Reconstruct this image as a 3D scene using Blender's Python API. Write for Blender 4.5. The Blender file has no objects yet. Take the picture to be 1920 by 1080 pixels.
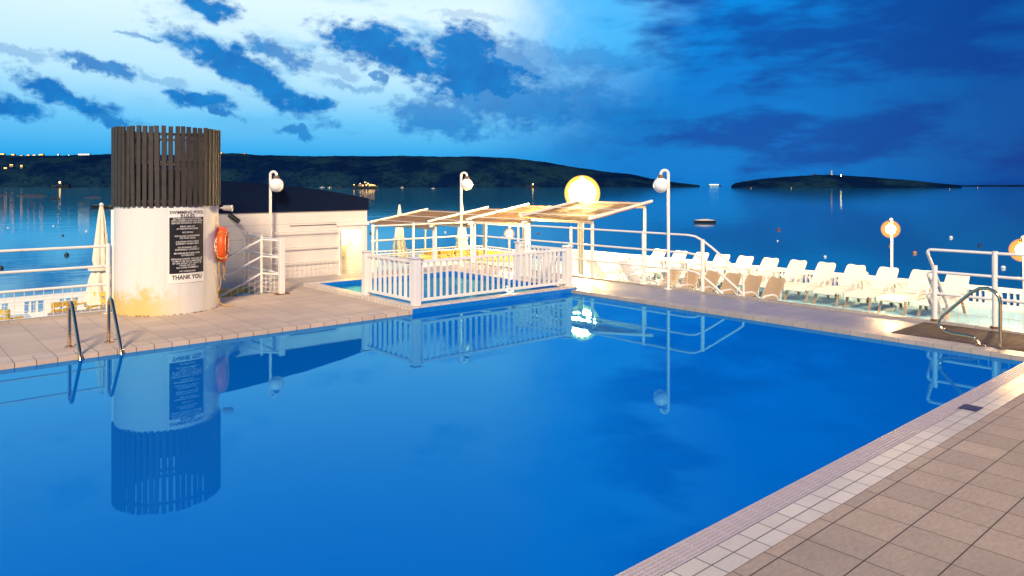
import bpy, math, random
from mathutils import Vector, noise
R = math.radians
random.seed(4)
S = bpy.context.scene
# world frame: X runs along the pool's long side (away, right), Y away to the left, Z up; pool deck is z = 0
H = 2.05                       # eye height
FX, FY = 0.657, 0.754          # camera heading
FPX, HY = 1390., 348.          # focal length and horizon of the 1920 px photograph (used to survey points)
# ---------------------------------------------------------------- camera
cd = bpy.data.cameras.new('camera'); cam = bpy.data.objects.new('camera', cd); S.collection.objects.link(cam)
cam.location = (0, 0, H); cam.rotation_euler = (R(90), 0, math.atan2(FY, FX) - R(90))
cd.lens = 36 * FPX / 1920; cd.sensor_width = 36; cd.shift_y = -(540 - HY) / 1920
cd.clip_start = .05; cd.clip_end = 90000
S.camera = cam
# ---------------------------------------------------------------- exposure and sampling
S.view_settings.view_transform = 'Standard'; S.view_settings.look = 'None'
S.view_settings.exposure = .22; S.view_settings.gamma = 1
cy = S.cycles; cy.use_denoising = True; cy.max_bounces = 8; cy.diffuse_bounces = 3; cy.glossy_bounces = 4
cy.transparent_max_bounces = 12; cy.sample_clamp_indirect = 6; cy.caustics_reflective = False; cy.caustics_refractive = False
# ---------------------------------------------------------------- sun lamp standing in for the hotel's warm lights behind the viewer
SUN_EL, HOTEL_LIGHT_STR = 33, 4.7
sdir = Vector((-.62, -.78, 0)).normalized()
sl = bpy.data.lights.new('sun', 'SUN'); so = bpy.data.objects.new('sun', sl); S.collection.objects.link(so)
sl.energy = HOTEL_LIGHT_STR; sl.angle = R(11); sl.color = (1, .78, .53)
sv = Vector((sdir.x * math.cos(R(SUN_EL)), sdir.y * math.cos(R(SUN_EL)), math.sin(R(SUN_EL))))
so.rotation_euler = sv.to_track_quat('Z', 'Y').to_euler()
# ---------------------------------------------------------------- world: dusk sky with clouds
W = bpy.data.worlds.new('World'); S.world = W; W.use_nodes = True
nt = W.node_tree; nt.nodes.clear()
def nd(t, k, **kw):
    n = t.nodes.new(k)
    for a, b in kw.items(): setattr(n, a, b)
    return n
def ln(t, a, b): t.links.new(a, b)
def mth(t, op, a, b=None, c=None, clamp=False):
    n = t.nodes.new('ShaderNodeMath'); n.operation = op; n.use_clamp = clamp
    for i, v in enumerate((a, b, c)):
        if v is None: continue
        if isinstance(v, (int, float)): n.inputs[i].default_value = v
        else: t.links.new(v, n.inputs[i])
    return n.outputs[0]
def sstep(t, v, a, b):
    n = t.nodes.new('ShaderNodeMapRange'); n.interpolation_type = 'SMOOTHSTEP'
    t.links.new(v, n.inputs[0]); n.inputs[1].default_value = a; n.inputs[2].default_value = b
    return n.outputs[0]
def ramp(t, v, stops, interp='LINEAR'):
    n = t.nodes.new('ShaderNodeValToRGB'); n.color_ramp.interpolation = interp
    e = n.color_ramp.elements
    while len(e) < len(stops): e.new(0.5)
    for i, (p, c) in enumerate(stops): e[i].position = p; e[i].color = (*c, 1)
    t.links.new(v, n.inputs[0]); return n.outputs[0]
def mixc(t, f, a, b, bt='MIX'):
    n = t.nodes.new('ShaderNodeMix'); n.data_type = 'RGBA'; n.blend_type = bt
    for s, v in ((n.inputs[0], f), (n.inputs[6], a), (n.inputs[7], b)):
        if isinstance(v, (int, float)): s.default_value = v
        elif isinstance(v, tuple): s.default_value = (*v, 1)
        else: t.links.new(v, s)
    return n.outputs[2]
tc = nd(nt, 'ShaderNodeTexCoord')
sep = nd(nt, 'ShaderNodeSeparateXYZ'); ln(nt, tc.outputs['Generated'], sep.inputs[0])
dx, dy, dz = sep.outputs
rt = mth(nt, 'SUBTRACT', mth(nt, 'MULTIPLY', dx, FY), mth(nt, 'MULTIPLY', dy, FX))
fw = mth(nt, 'ADD', mth(nt, 'MULTIPLY', dx, FX), mth(nt, 'MULTIPLY', dy, FY))
az = mth(nt, 'MULTIPLY', mth(nt, 'ARCTAN2', rt, fw), 180 / math.pi)      # compass bearing of the sky direction, degrees
el = mth(nt, 'MULTIPLY', mth(nt, 'ARCSINE', dz), 180 / math.pi)
cmb = nd(nt, 'ShaderNodeCombineXYZ'); ln(nt, az, cmb.inputs[0]); ln(nt, el, cmb.inputs[1])
def wnoise(scale, detail, sx=1, sy=1, rot=0, seed=0, rough=.55):
    m = nd(nt, 'ShaderNodeMapping'); m.inputs['Scale'].default_value = (sx, sy, 1); m.inputs['Rotation'].default_value = (0, 0, R(rot))
    m.inputs['Location'].default_value = (seed * 7.3, seed * 3.1, seed * 5.7)
    ln(nt, cmb.outputs[0], m.inputs[0])
    n = nd(nt, 'ShaderNodeTexNoise'); n.inputs['Scale'].default_value = scale; n.inputs['Detail'].default_value = detail
    n.inputs['Roughness'].default_value = rough
    ln(nt, m.outputs[0], n.inputs['Vector']); return n.outputs[0]
n1 = wnoise(.45, 8, seed=1, rough=.62); n2 = wnoise(.45, 8, seed=2, rough=.62)
waz = mth(nt, 'ADD', az, mth(nt, 'MULTIPLY', mth(nt, 'SUBTRACT', n1, .5), 4.2))
wel = mth(nt, 'ADD', el, mth(nt, 'MULTIPLY', mth(nt, 'SUBTRACT', n2, .5), 2.6))
elp = mth(nt, 'DIVIDE', mth(nt, 'MAXIMUM', el, 0), 60, clamp=True)
left = ramp(nt, elp, [(0, (.015, .30, .66)), (.035, (.015, .34, .74)), (.08, (.13, .50, .82)), (.13, (.42, .70, .87)), (.22, (.66, .83, .89)), (.36, (.26, .54, .80)), (.55, (.03, .20, .52)), (1, (.02, .12, .38))])
right = ramp(nt, elp, [(0, (.0, .17, .54)), (.05, (.0, .17, .54)), (.12, (.0, .165, .55)), (.24, (.0, .22, .68)), (.5, (.0, .13, .52)), (1, (.01, .09, .36))])
lit = sstep(nt, mth(nt, 'ADD', waz, mth(nt, 'MULTIPLY', wel, -.55)), 9., -9.)
sky = mixc(nt, lit, right, left)
# a cyan clearing between the pale left and the dark right
gl = mth(nt, 'MULTIPLY', sstep(nt, mth(nt, 'ABSOLUTE', mth(nt, 'SUBTRACT', waz, 6.5)), 9, 1), sstep(nt, wel, 5, 12))
sky = mixc(nt, mth(nt, 'MULTIPLY', gl, .8), sky, (.01, .42, .88))
# streaky cloud bank on the right
st = wnoise(.16, 6, sx=.55, sy=2.0, rot=-6, seed=3)
bank = mth(nt, 'MULTIPLY', sstep(nt, st, .42, .60), sstep(nt, waz, 2, 12))
sky = mixc(nt, mth(nt, 'MULTIPLY', bank, .85), sky, (.0, .06, .32))
st2 = wnoise(.3, 5, sx=.5, sy=1.8, rot=-8, seed=5)
lightst = mth(nt, 'MULTIPLY', mth(nt, 'MULTIPLY', sstep(nt, st2, .55, .72), sstep(nt, waz, 3, 12)), sstep(nt, waz, 32, 18))
sky = mixc(nt, mth(nt, 'MULTIPLY', lightst, .7), sky, (.0, .19, .62))
sky = mixc(nt, mth(nt, 'MULTIPLY', sstep(nt, waz, 16, 37), .72), sky, (.0, .028, .21))
# wisps and separate clouds on the left
wi = wnoise(.22, 6, sx=.7, sy=1.8, rot=18, seed=6)
sky = mixc(nt, mth(nt, 'MULTIPLY', mth(nt, 'MULTIPLY', sstep(nt, wi, .52, .72), lit), .55), sky, (.10, .42, .74))
def px2ae(x, y):
    a = math.atan((x - 960) / FPX); return math.degrees(a), math.degrees(math.atan((HY - y) / FPX * math.cos(a)))
clouds = [(385, 6, 62, 22, 18, 1), (700, 82, 95, 38, 8, 1), (760, 112, 90, 30, 20, 1), (868, 92, 62, 48, 0, 1), (890, 140, 120, 55, 8, 1),
          (960, 190, 150, 48, 5, .85), (820, 222, 85, 34, 5, .8), (465, 142, 175, 24, 29, 1), (445, 120, 62, 26, 15, 1), (575, 190, 48, 16, 15, 1),
          (520, 96, 62, 20, 20, .85), (180, 126, 66, 13, 12, .9), (130, 182, 118, 20, 24, 1), (205, 222, 50, 10, 30, .9), (30, 202, 66, 20, 8, 1),
          (375, 186, 66, 15, 10, 1), (405, 204, 36, 8, 22, .9), (560, 248, 44, 9, 4, .8), (660, 165, 46, 9, 10, .45), (715, 150, 12, 18, 30, .8),
          (40, 100, 60, 10, 8, .4), (1060, 190, 130, 40, 4, .7), (1180, 215, 150, 34, 2, .6), (950, 120, 90, 45, 10, .7), (1120, 110, 110, 22, 5, .45), (620, 130, 60, 12, 10, .35), (300, 150, 60, 9, 15, .35), (880, 30, 70, 8, 5, .3), (270, 66, 36, 5, 8, .6), (1000, 110, 70, 30, 10, .5), (-120, 150, 110, 24, 20, 1), (-260, 90, 100, 30, 15, 1)]
rag = mth(nt, 'MULTIPLY', mth(nt, 'SUBTRACT', wnoise(1.3, 4, sx=.8, sy=1.3, rot=20, seed=11, rough=.55), .5), 1.5)
mask = None
for (x, y, rx, ry, an, amp) in clouds:
    a0, e0 = px2ae(x, y); k = math.cos(R(a0)); ax = math.degrees(rx / FPX) * k * k; ay = math.degrees(ry / FPX) * k
    ca, sa = math.cos(R(-an)), math.sin(R(-an))
    u = mth(nt, 'SUBTRACT', waz, a0); v = mth(nt, 'SUBTRACT', wel, e0)
    p = mth(nt, 'MULTIPLY', mth(nt, 'ADD', mth(nt, 'MULTIPLY', u, ca), mth(nt, 'MULTIPLY', v, sa)), 1 / ax)
    q = mth(nt, 'MULTIPLY', mth(nt, 'SUBTRACT', mth(nt, 'MULTIPLY', v, ca), mth(nt, 'MULTIPLY', u, sa)), 1 / ay)
    d = mth(nt, 'SQRT', mth(nt, 'ADD', mth(nt, 'MULTIPLY', p, p), mth(nt, 'MULTIPLY', q, q)))
    m = mth(nt, 'MULTIPLY', sstep(nt, mth(nt, 'ADD', d, rag), 1.40, .56), amp)
    mask = m if mask is None else mth(nt, 'MAXIMUM', mask, m)
tex = wnoise(.8, 4, seed=8)
ccol = mixc(nt, tex, (.0, .10, .40), (.0, .23, .62))
sky = mixc(nt, mth(nt, 'MULTIPLY', mask, .98), sky, ccol)
nish = nd(nt, 'ShaderNodeTexSky', sky_type='NISHITA', sun_disc=False)
nish.sun_elevation = R(SUN_EL); nish.sun_rotation = math.atan2(sdir.x, sdir.y)
b1 = nd(nt, 'ShaderNodeBackground'); ln(nt, sky, b1.inputs[0]); b1.inputs[1].default_value = 1
b2 = nd(nt, 'ShaderNodeBackground'); ln(nt, nish.outputs[0], b2.inputs[0]); b2.inputs[1].default_value = .0015
ad = nd(nt, 'ShaderNodeAddShader'); ln(nt, b1.outputs[0], ad.inputs[0]); ln(nt, b2.outputs[0], ad.inputs[1])
wo = nd(nt, 'ShaderNodeOutputWorld'); ln(nt, ad.outputs[0], wo.inputs[0])
W.cycles.sampling_method = 'MANUAL'; W.cycles.sample_map_resolution = 512

# ================================================================ helpers
def un(x, y, z=0):             # point at height z seen at photograph pixel (x, y)
    Y = FPX * (H - z) / (y - HY); X = (x - 960) / FPX * Y
    return Vector((X * FY + Y * FX, -X * FX + Y * FY, z))
def polar(x, dist, z=0):       # point at a bearing and a forward distance
    X = (x - 960) / FPX * dist
    return Vector((X * FY + dist * FX, -X * FX + dist * FY, z))
RIGHT = math.atan2(-FX, FY)    # heading of the viewer's right
class MB:
    def __init__(s): s.v = []; s.f = []
    def add(s, vs, fs):
        n = len(s.v); s.v += [tuple(p) for p in vs]; s.f += [tuple(i + n for i in q) for q in fs]; return s
    def box(s, x0, y0, z0, x1, y1, z1):
        x0, x1 = sorted((x0, x1)); y0, y1 = sorted((y0, y1)); z0, z1 = sorted((z0, z1))
        return s.add([(x0, y0, z0), (x1, y0, z0), (x1, y1, z0), (x0, y1, z0), (x0, y0, z1), (x1, y0, z1), (x1, y1, z1), (x0, y1, z1)],
                     [(0, 3, 2, 1), (4, 5, 6, 7), (0, 1, 5, 4), (1, 2, 6, 5), (2, 3, 7, 6), (3, 0, 4, 7)])
    def bar(s, a, b, w, h):    # rectangular bar from a to b, w sideways, h upright
        a, b = Vector(a), Vector(b); d = (b - a).normalized()
        up = Vector((0, 0, 1)) if abs(d.z) < .95 else Vector((1, 0, 0))
        sd = d.cross(up).normalized(); up = sd.cross(d)
        vs = [p + sd * i * w / 2 + up * j * h / 2 for p in (a, b) for i, j in ((-1, -1), (1, -1), (1, 1), (-1, 1))]
        return s.add(vs, [(0, 3, 2, 1), (4, 5, 6, 7), (0, 1, 5, 4), (1, 2, 6, 5), (2, 3, 7, 6), (3, 0, 4, 7)][:2] + [(0, 1, 5, 4), (1, 2, 6, 5), (2, 3, 7, 6), (3, 0, 4, 7)])
    def tube(s, pts, r, n=10, closed=False, cap=True):
        pts = [Vector(p) for p in pts]; m = len(pts); rs = r if isinstance(r, (list, tuple)) else [r] * m
        vs = []; prev = None
        for i, p in enumerate(pts):
            if closed: d = pts[(i + 1) % m] - pts[i - 1]
            else: d = pts[min(i + 1, m - 1)] - pts[max(i - 1, 0)]
            d.normalize()
            if prev is None:
                a = Vector((0, 0, 1)) if abs(d.z) < .9 else Vector((1, 0, 0)); sd = d.cross(a).normalized()
            else:
                sd = (prev - d * prev.dot(d)).normalized()
            prev = sd; up = d.cross(sd)
            vs += [p + (sd * math.cos(2 * math.pi * k / n) + up * math.sin(2 * math.pi * k / n)) * rs[i] for k in range(n)]
        fs = []
        for i in range(m if closed else m - 1):
            j = (i + 1) % m
            fs += [(i * n + k, i * n + (k + 1) % n, j * n + (k + 1) % n, j * n + k) for k in range(n)]
        if cap and not closed: fs += [tuple(range(n))[::-1], tuple((m - 1) * n + k for k in range(n))]
        return s.add(vs, fs)
    def lathe(s, prof, c=(0, 0, 0), n=24, a0=0, a1=2 * math.pi):
        full = abs(a1 - a0 - 2 * math.pi) < 1e-6; k = n if full else n + 1; m = len(prof)
        vs = [(c[0] + r * math.cos(a0 + (a1 - a0) * i / n), c[1] + r * math.sin(a0 + (a1 - a0) * i / n), c[2] + z) for i in range(k) for r, z in prof]
        fs = [(i * m + j, ((i + 1) % k) * m + j, ((i + 1) % k) * m + j + 1, i * m + j + 1) for i in range(n) for j in range(m - 1)]
        return s.add(vs, fs)
    def ball(s, c, r, n=16, sz=1):
        prof = [(max(1e-4, r * math.sin(math.pi * i / n)), -r * sz * math.cos(math.pi * i / n)) for i in range(n + 1)]
        return s.lathe(prof, c, n * 2)
    def prism(s, poly, z0, z1):
        n = len(poly); vs = [(*p, z0) for p in poly] + [(*p, z1) for p in poly]
        return s.add(vs, [tuple(range(n))[::-1], tuple(range(n, 2 * n))] + [(i, (i + 1) % n, (i + 1) % n + n, i + n) for i in range(n)])
    def build(s, name, mat, parent=None, smooth=False, bevel=0):
        me = bpy.data.meshes.new(name)
        off = Vector((0, 0, 0)); q = parent
        while q is not None and q.get('_w'): off += q.location; q = q.parent
        me.from_pydata([Vector(p) - off for p in s.v], [], s.f); me.update()
        import bmesh
        bm = bmesh.new(); bm.from_mesh(me); bmesh.ops.recalc_face_normals(bm, faces=bm.faces); bm.to_mesh(me); bm.free()
        if smooth:
            for p in me.polygons: p.use_smooth = True
            me.set_sharp_from_angle(angle=R(38))
        o = bpy.data.objects.new(name, me); S.collection.objects.link(o); me.materials.append(mat)
        if parent is not None: o.parent = parent
        if bevel:
            b = o.modifiers.new('bevel', 'BEVEL'); b.width = bevel; b.segments = 2; b.limit_method = 'ANGLE'
        return o
def tag(o, label=None, cat=None, group=None, kind=None):
    for k, v in (('label', label), ('category', cat), ('group', group), ('kind', kind)):
        if v: o[k] = v
    return o
def thing(name, label, cat, loc=(0, 0, 0), rz=0, group=None, world=False):
    o = bpy.data.objects.new(name, None); S.collection.objects.link(o); o.location = loc; o.rotation_euler = (0, 0, rz)
    o.empty_display_size = .2
    if world: o['_w'] = 1      # parts are given in world coordinates
    return tag(o, label, cat, group)
def struct(o): o['kind'] = 'structure'; return o
def dup(root, loc, rz=None, label=None):
    def cp(o, par):
        c = o.copy(); S.collection.objects.link(c)
        if par is not None: c.parent = par
        for ch in o.children: cp(ch, c)
        return c
    r = cp(root, None); r.location = loc
    if rz is not None: r.rotation_euler = (0, 0, rz)
    if label: r['label'] = label
    return r
def arc(c, u, v, r, a0, a1, n=8):
    c, u, v = Vector(c), Vector(u), Vector(v)
    return [c + (u * math.cos(R(a0 + (a1 - a0) * i / n)) + v * math.sin(R(a0 + (a1 - a0) * i / n))) * r for i in range(n + 1)]
ORD = 'first second third fourth fifth sixth seventh eighth ninth tenth eleventh twelfth thirteenth fourteenth fifteenth sixteenth'.split()

# ================================================================ materials
def newmat(name):
    m = bpy.data.materials.new(name); m.use_nodes = True; t = m.node_tree; t.nodes.clear()
    o = nd(t, 'ShaderNodeOutputMaterial'); b = nd(t, 'ShaderNodeBsdfPrincipled'); ln(t, b.outputs[0], o.inputs[0])
    return m, t, b, o
def tnoise(t, scale, detail=4, vec=None, rough=.55, out=0):
    n = nd(t, 'ShaderNodeTexNoise'); n.inputs['Scale'].default_value = scale; n.inputs['Detail'].default_value = detail; n.inputs['Roughness'].default_value = rough
    if vec is None: vec = nd(t, 'ShaderNodeTexCoord').outputs['Object']
    ln(t, vec, n.inputs['Vector']); return n.outputs[out]
def bump(t, b, h, strength=.2, dist=.01):
    n = nd(t, 'ShaderNodeBump'); n.inputs['Strength'].default_value = strength; n.inputs['Distance'].default_value = dist
    ln(t, h, n.inputs['Height']); ln(t, n.outputs[0], b.inputs['Normal']); return n
def simple(name, col, rough=.5, var=.12, scale=6, metal=0, bmp=0, spec=.5):
    m, t, b, o = newmat(name)
    n = tnoise(t, scale, 5)
    c = mixc(t, n, tuple(x * (1 - var) for x in col), tuple(min(1, x * (1 + var)) for x in col))
    ln(t, c, b.inputs['Base Color']); b.inputs['Roughness'].default_value = rough; b.inputs['Metallic'].default_value = metal
    b.inputs['Specular IOR Level'].default_value = spec
    if bmp: bump(t, b, tnoise(t, scale * 8, 3), bmp, .004)
    return m
def emis(name, col, st):
    m, t, b, o = newmat(name); b.inputs['Base Color'].default_value = (*col, 1)
    b.inputs['Emission Color'].default_value = (*col, 1); b.inputs['Emission Strength'].default_value = st; return m
def tiles(name, cols, bw, rh, joint, jcol, rough=.55, offset=0, grain=.3, loc=(0, 0), stain=.25, rot=0, bstr=.35, rows=None):
    m, t, b, o = newmat(name)
    co = nd(t, 'ShaderNodeTexCoord').outputs['Object']
    mp = nd(t, 'ShaderNodeMapping'); mp.inputs['Location'].default_value = (loc[0], loc[1], 0); mp.inputs['Rotation'].default_value = (0, 0, rot); ln(t, co, mp.inputs[0])
    br = nd(t, 'ShaderNodeTexBrick'); br.offset = offset; br.squash = 1
    ln(t, mp.outputs[0], br.inputs['Vector'])
    br.inputs['Color1'].default_value = (*cols[0], 1); br.inputs['Color2'].default_value = (*cols[1], 1); br.inputs['Mortar'].default_value = (*jcol, 1)
    br.inputs['Scale'].default_value = 1; br.inputs['Mortar Size'].default_value = joint; br.inputs['Mortar Smooth'].default_value = .1
    br.inputs['Brick Width'].default_value = bw; br.inputs['Row Height'].default_value = rh; br.inputs['Bias'].default_value = 0
    mg = nd(t, 'ShaderNodeMapping'); mg.inputs['Scale'].default_value = (1, 2.6, 1); mg.inputs['Rotation'].default_value = (0, 0, .5); ln(t, co, mg.inputs[0])
    n1 = tnoise(t, 15, 8, mg.outputs[0], .75); n2 = tnoise(t, 1.1, 5, co, .6)
    g = mth(t, 'MULTIPLY', mth(t, 'ADD', 1 - grain / 2, mth(t, 'MULTIPLY', n1, grain)), mth(t, 'ADD', 1 - stain / 2, mth(t, 'MULTIPLY', n2, stain)))
    cx = nd(t, 'ShaderNodeCombineColor'); [ln(t, g, cx.inputs[i]) for i in range(3)]
    c = mixc(t, 1., br.outputs['Color'], cx.outputs[0], 'MULTIPLY')
    if rows:                       # the wide open joints run one way only
        sy = nd(t, 'ShaderNodeSeparateXYZ'); ln(t, mp.outputs[0], sy.inputs[0])
        fy = mth(t, 'ABSOLUTE', mth(t, 'SUBTRACT', mth(t, 'FRACT', mth(t, 'ADD', mth(t, 'DIVIDE', sy.outputs[1], rh), .5)), .5))
        c = mixc(t, sstep(t, fy, rows * 1.3, rows * .7), c, jcol)
    ln(t, c, b.inputs['Base Color'])
    ln(t, mth(t, 'ADD', rough - .15, mth(t, 'MULTIPLY', n2, .3)), b.inputs['Roughness'])
    hh = mth(t, 'ADD', mth(t, 'MULTIPLY', br.outputs['Fac'], -1.), mth(t, 'MULTIPLY', n1, .35))
    bump(t, b, hh, bstr, .004)
    return m
M = {}
M['paving_brown'] = tiles('paving_brown', ((.42, .315, .24), (.34, .26, .205)), .32, .325, .0035, (.045, .032, .026), rough=.6, loc=(.05, .16), grain=.95, stain=.55, rows=.012)
M['paving_left'] = tiles('paving_left', ((.56, .43, .33), (.48, .37, .29)), .43, .43, .004, (.22, .17, .13), rough=.6, loc=(0, .05), stain=.65)
M['paving_far'] = tiles('paving_far', ((.35, .30, .30), (.30, .26, .26)), .33, .33, .004, (.13, .11, .11), rough=.38, loc=(0, 0), stain=.4)
M['coping'] = tiles('coping', ((.60, .46, .36), (.52, .40, .31)), .215, .40, .005, (.13, .10, .08), rough=.5, loc=(0, .1), stain=.35)
M['white_tile'] = tiles('white_tile', ((.66, .58, .50), (.56, .48, .42)), .215, .11, .004, (.12, .10, .085), rough=.4, loc=(0, 0.002), stain=.4)
M['coping_far'] = tiles('coping_far', ((.42, .36, .30), (.36, .31, .27)), .4, .215, .004, (.2, .16, .12), rough=.45, stain=.3)
M['brown_tile'] = tiles('brown_tile', ((.10, .055, .03), (.06, .032, .02)), .2, .1, .004, (.02, .012, .01), rough=.75, offset=.5, stain=.8)
M['pool_tile'] = tiles('pool_tile', ((.0, .17, .58), (.0, .14, .52)), .04, .04, .002, (.02, .22, .55), rough=.3, stain=.1, grain=.1)
M['terrace'] = tiles('terrace', ((.34, .60, .70), (.30, .55, .66)), .4, .4, .005, (.25, .40, .46), rough=.6, stain=.3)
M['white_paint'] = simple('white_paint', (.78, .74, .70), .45, .06, 3, bmp=.05)
M['rail_paint'] = simple('rail_paint', (.80, .75, .70), .35, .08, 8)
m, t, b, o = newmat('rail_paint'); co = nd(t, 'ShaderNodeTexCoord').outputs['Object']
c = mixc(t, tnoise(t, 8, 4, co), (.73, .68, .63), (.84, .80, .75)); rs = mth(t, 'MULTIPLY', sstep(t, tnoise(t, 7, 6, co, .7), .60, .70), .55)
ln(t, mixc(t, rs, c, (.30, .15, .06)), b.inputs['Base Color']); b.inputs['Roughness'].default_value = .38; M['rail_paint'] = m
M['plastic'] = simple('plastic', (.62, .60, .57), .35, .04, 10)
m, t, b, o = newmat('slatted_plastic'); co = nd(t, 'ShaderNodeTexCoord').outputs['Object']; sp = nd(t, 'ShaderNodeSeparateXYZ'); ln(t, co, sp.inputs[0])
fr = mth(t, 'FRACT', mth(t, 'DIVIDE', mth(t, 'ADD', sp.outputs[0], mth(t, 'MULTIPLY', sp.outputs[2], .8)), .085)); jt = mth(t, 'MULTIPLY', sstep(t, mth(t, 'ABSOLUTE', mth(t, 'SUBTRACT', fr, .5)), .41, .45), sstep(t, mth(t, 'ABSOLUTE', sp.outputs[1]), .215, .20))
ln(t, mixc(t, mth(t, 'MULTIPLY', jt, .5), mixc(t, tnoise(t, 5, 4, co), (.66, .64, .60), (.58, .56, .53)), (.22, .22, .24)), b.inputs['Base Color']); b.inputs['Roughness'].default_value = .4; bump(t, b, mth(t, 'MULTIPLY', jt, -1.), .5, .01)
M['slatted_plastic'] = m
M['lounger_leg'] = simple('lounger_leg', (.30, .20, .13), .45, .1, 10)  # shade on the legs is put into this darker brown
M['sling'] = simple('sling', (.40, .28, .17), .6, .1, 10)  # tan colour for seats and backs of the near lounger row
M['canvas'] = simple('canvas', (.74, .68, .55), .8, .15, 5, bmp=.3)
M['chrome'] = simple('chrome', (.80, .52, .28), .14, .05, 4, metal=1)
M['dark_metal'] = simple('dark_metal', (.02, .022, .028), .4, .2, 5)
M['roof_dark'] = simple('roof_dark', (.001, .007, .030), .7, .25, 1.5, spec=.08)
M['slat'] = simple('slat', (.050, .044, .042), .6, .35, 9, bmp=.15, spec=.2)
M['slat_in'] = simple('slat_in', (.03, .027, .03), .6, .2, 4)
M['grate'] = simple('grate', (.46, .40, .44), .4, .08, 9)
M['grate_pit'] = simple('grate_pit', (.012, .010, .02), .7, .2, 9)
M['orange'] = simple('orange', (.75, .095, .012), .42, .14, 12)
M['rope'] = simple('rope', (.48, .27, .07), .8, .3, 30)
M['rust'] = simple('rust', (.16, .06, .025), .85, .5, 20)
M['black'] = simple('black', (.012, .010, .010), .4, .1, 8)
M['sign_white'] = simple('sign_white', (.80, .77, .72), .4, .03, 6)
M['ink'] = simple('ink', (.03, .015, .012), .5, .1, 8)
M['gilt'] = simple('gilt', (.62, .40, .10), .45, .2, 20)
M['globe_off'] = simple('globe_off', (.85, .83, .80), .18, .03, 5)
M['brass'] = simple('brass', (.16, .09, .045), .4, .2, 12)
M['plate'] = simple('plate', (.03, .03, .09), .5, .1, 10)
M['grey_box'] = simple('grey_box', (.35, .34, .32), .5, .1, 10)
M['yellow_paint'] = simple('yellow_paint', (.72, .48, .08), .55, .15, 5)  # yellow lamplight put into the base colour of furniture and stairwell panel
M['hull_dark'] = simple('hull_dark', (.02, .018, .022), .4, .2, .5)
M['hull_white'] = simple('hull_white', (.55, .5, .48), .4, .1, .5)
M['rock'] = simple('rock', (.02, .02, .03), .9, .4, .05)
M['buoy_red'] = simple('buoy_red', (.25, .03, .02), .5, .1, 3)
M['buoy_orange'] = simple('buoy_orange', (.6, .22, .08), .5, .1, 3)
M['buoy_white'] = simple('buoy_white', (.75, .75, .75), .5, .1, 3)
M['buoy_dark'] = simple('buoy_dark', (.02, .02, .025), .5, .1, 3)
M['stone'] = simple('stone', (.5, .45, .36), .8, .1, .3)
M['house'] = simple('house', (.22, .17, .12), .8, .2, .1)
M['flood'] = emis('flood', (1, .76, .32), 620)
M['bulb'] = emis('bulb', (1, .74, .36), 700)
M['bulb_small'] = emis('bulb_small', (1, .70, .26), 2200)
def lamp_halo(name, col, st, dens):        # glowing volume imitating the soft halo round a lit lamp
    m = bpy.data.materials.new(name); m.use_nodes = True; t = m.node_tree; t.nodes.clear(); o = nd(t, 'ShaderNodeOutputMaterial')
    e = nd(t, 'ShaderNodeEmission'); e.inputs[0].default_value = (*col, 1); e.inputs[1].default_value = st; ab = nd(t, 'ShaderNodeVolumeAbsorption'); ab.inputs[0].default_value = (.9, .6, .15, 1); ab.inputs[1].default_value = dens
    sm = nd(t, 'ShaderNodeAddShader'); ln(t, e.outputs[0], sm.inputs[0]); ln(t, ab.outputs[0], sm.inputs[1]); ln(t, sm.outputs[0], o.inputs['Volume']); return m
M['glass'] = lamp_halo('glass', (1, .38, .03), 5.5, 5)
M['glass_flood'] = lamp_halo('glass_flood', (1, .66, .10), 4.2, 2)
M['bulkhead'] = emis('bulkhead', (1, .74, .26), 26)
M['boat_light'] = emis('boat_light', (1, .52, .10), 14)
M['window_lit'] = emis('window_lit', (1, .50, .12), 3)
M['window_white'] = emis('window_white', (1, .9, .7), 3.5)
M['ferry_lit'] = emis('ferry_lit', (.55, 1, .85), 2.2)
M['far_flood'] = emis('far_flood', (1, .75, .30), 160)
M['spark'] = emis('spark', (1, .6, .2), 6)
# tower paint: white render, stained at its foot, yellow lamplight painted low on its left
m, t, b, o = newmat('tower_paint'); co = nd(t, 'ShaderNodeTexCoord').outputs['Object']
sp = nd(t, 'ShaderNodeSeparateXYZ'); ln(t, co, sp.inputs[0])
n = tnoise(t, 3.2, 6, co, .65); n2 = tnoise(t, 14, 4, co)
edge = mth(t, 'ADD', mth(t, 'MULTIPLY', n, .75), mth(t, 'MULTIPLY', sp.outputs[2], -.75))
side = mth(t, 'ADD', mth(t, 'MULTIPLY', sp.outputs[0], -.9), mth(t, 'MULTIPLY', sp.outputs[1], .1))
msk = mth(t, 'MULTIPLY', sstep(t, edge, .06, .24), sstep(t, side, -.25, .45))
c = mixc(t, n2, (.66, .635, .60), (.72, .69, .655)); mps = nd(t, 'ShaderNodeMapping'); mps.inputs['Scale'].default_value = (9, 9, .5); ln(t, co, mps.inputs[0])
stk = mth(t, 'MULTIPLY', sstep(t, tnoise(t, 1, 4, mps.outputs[0], .6), .52, .7), .35); c = mixc(t, stk, c, (.52, .47, .40))
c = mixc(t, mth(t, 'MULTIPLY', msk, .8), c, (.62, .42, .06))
foot = mth(t, 'MULTIPLY', sstep(t, sp.outputs[2], .03, 0), sstep(t, n2, .45, .6)); c = mixc(t, foot, c, (.12, .06, .03))
ln(t, c, b.inputs['Base Color']); b.inputs['Roughness'].default_value = .6; bump(t, b, tnoise(t, 60, 3, co), .15, .004)
M['tower_paint'] = m
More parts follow.
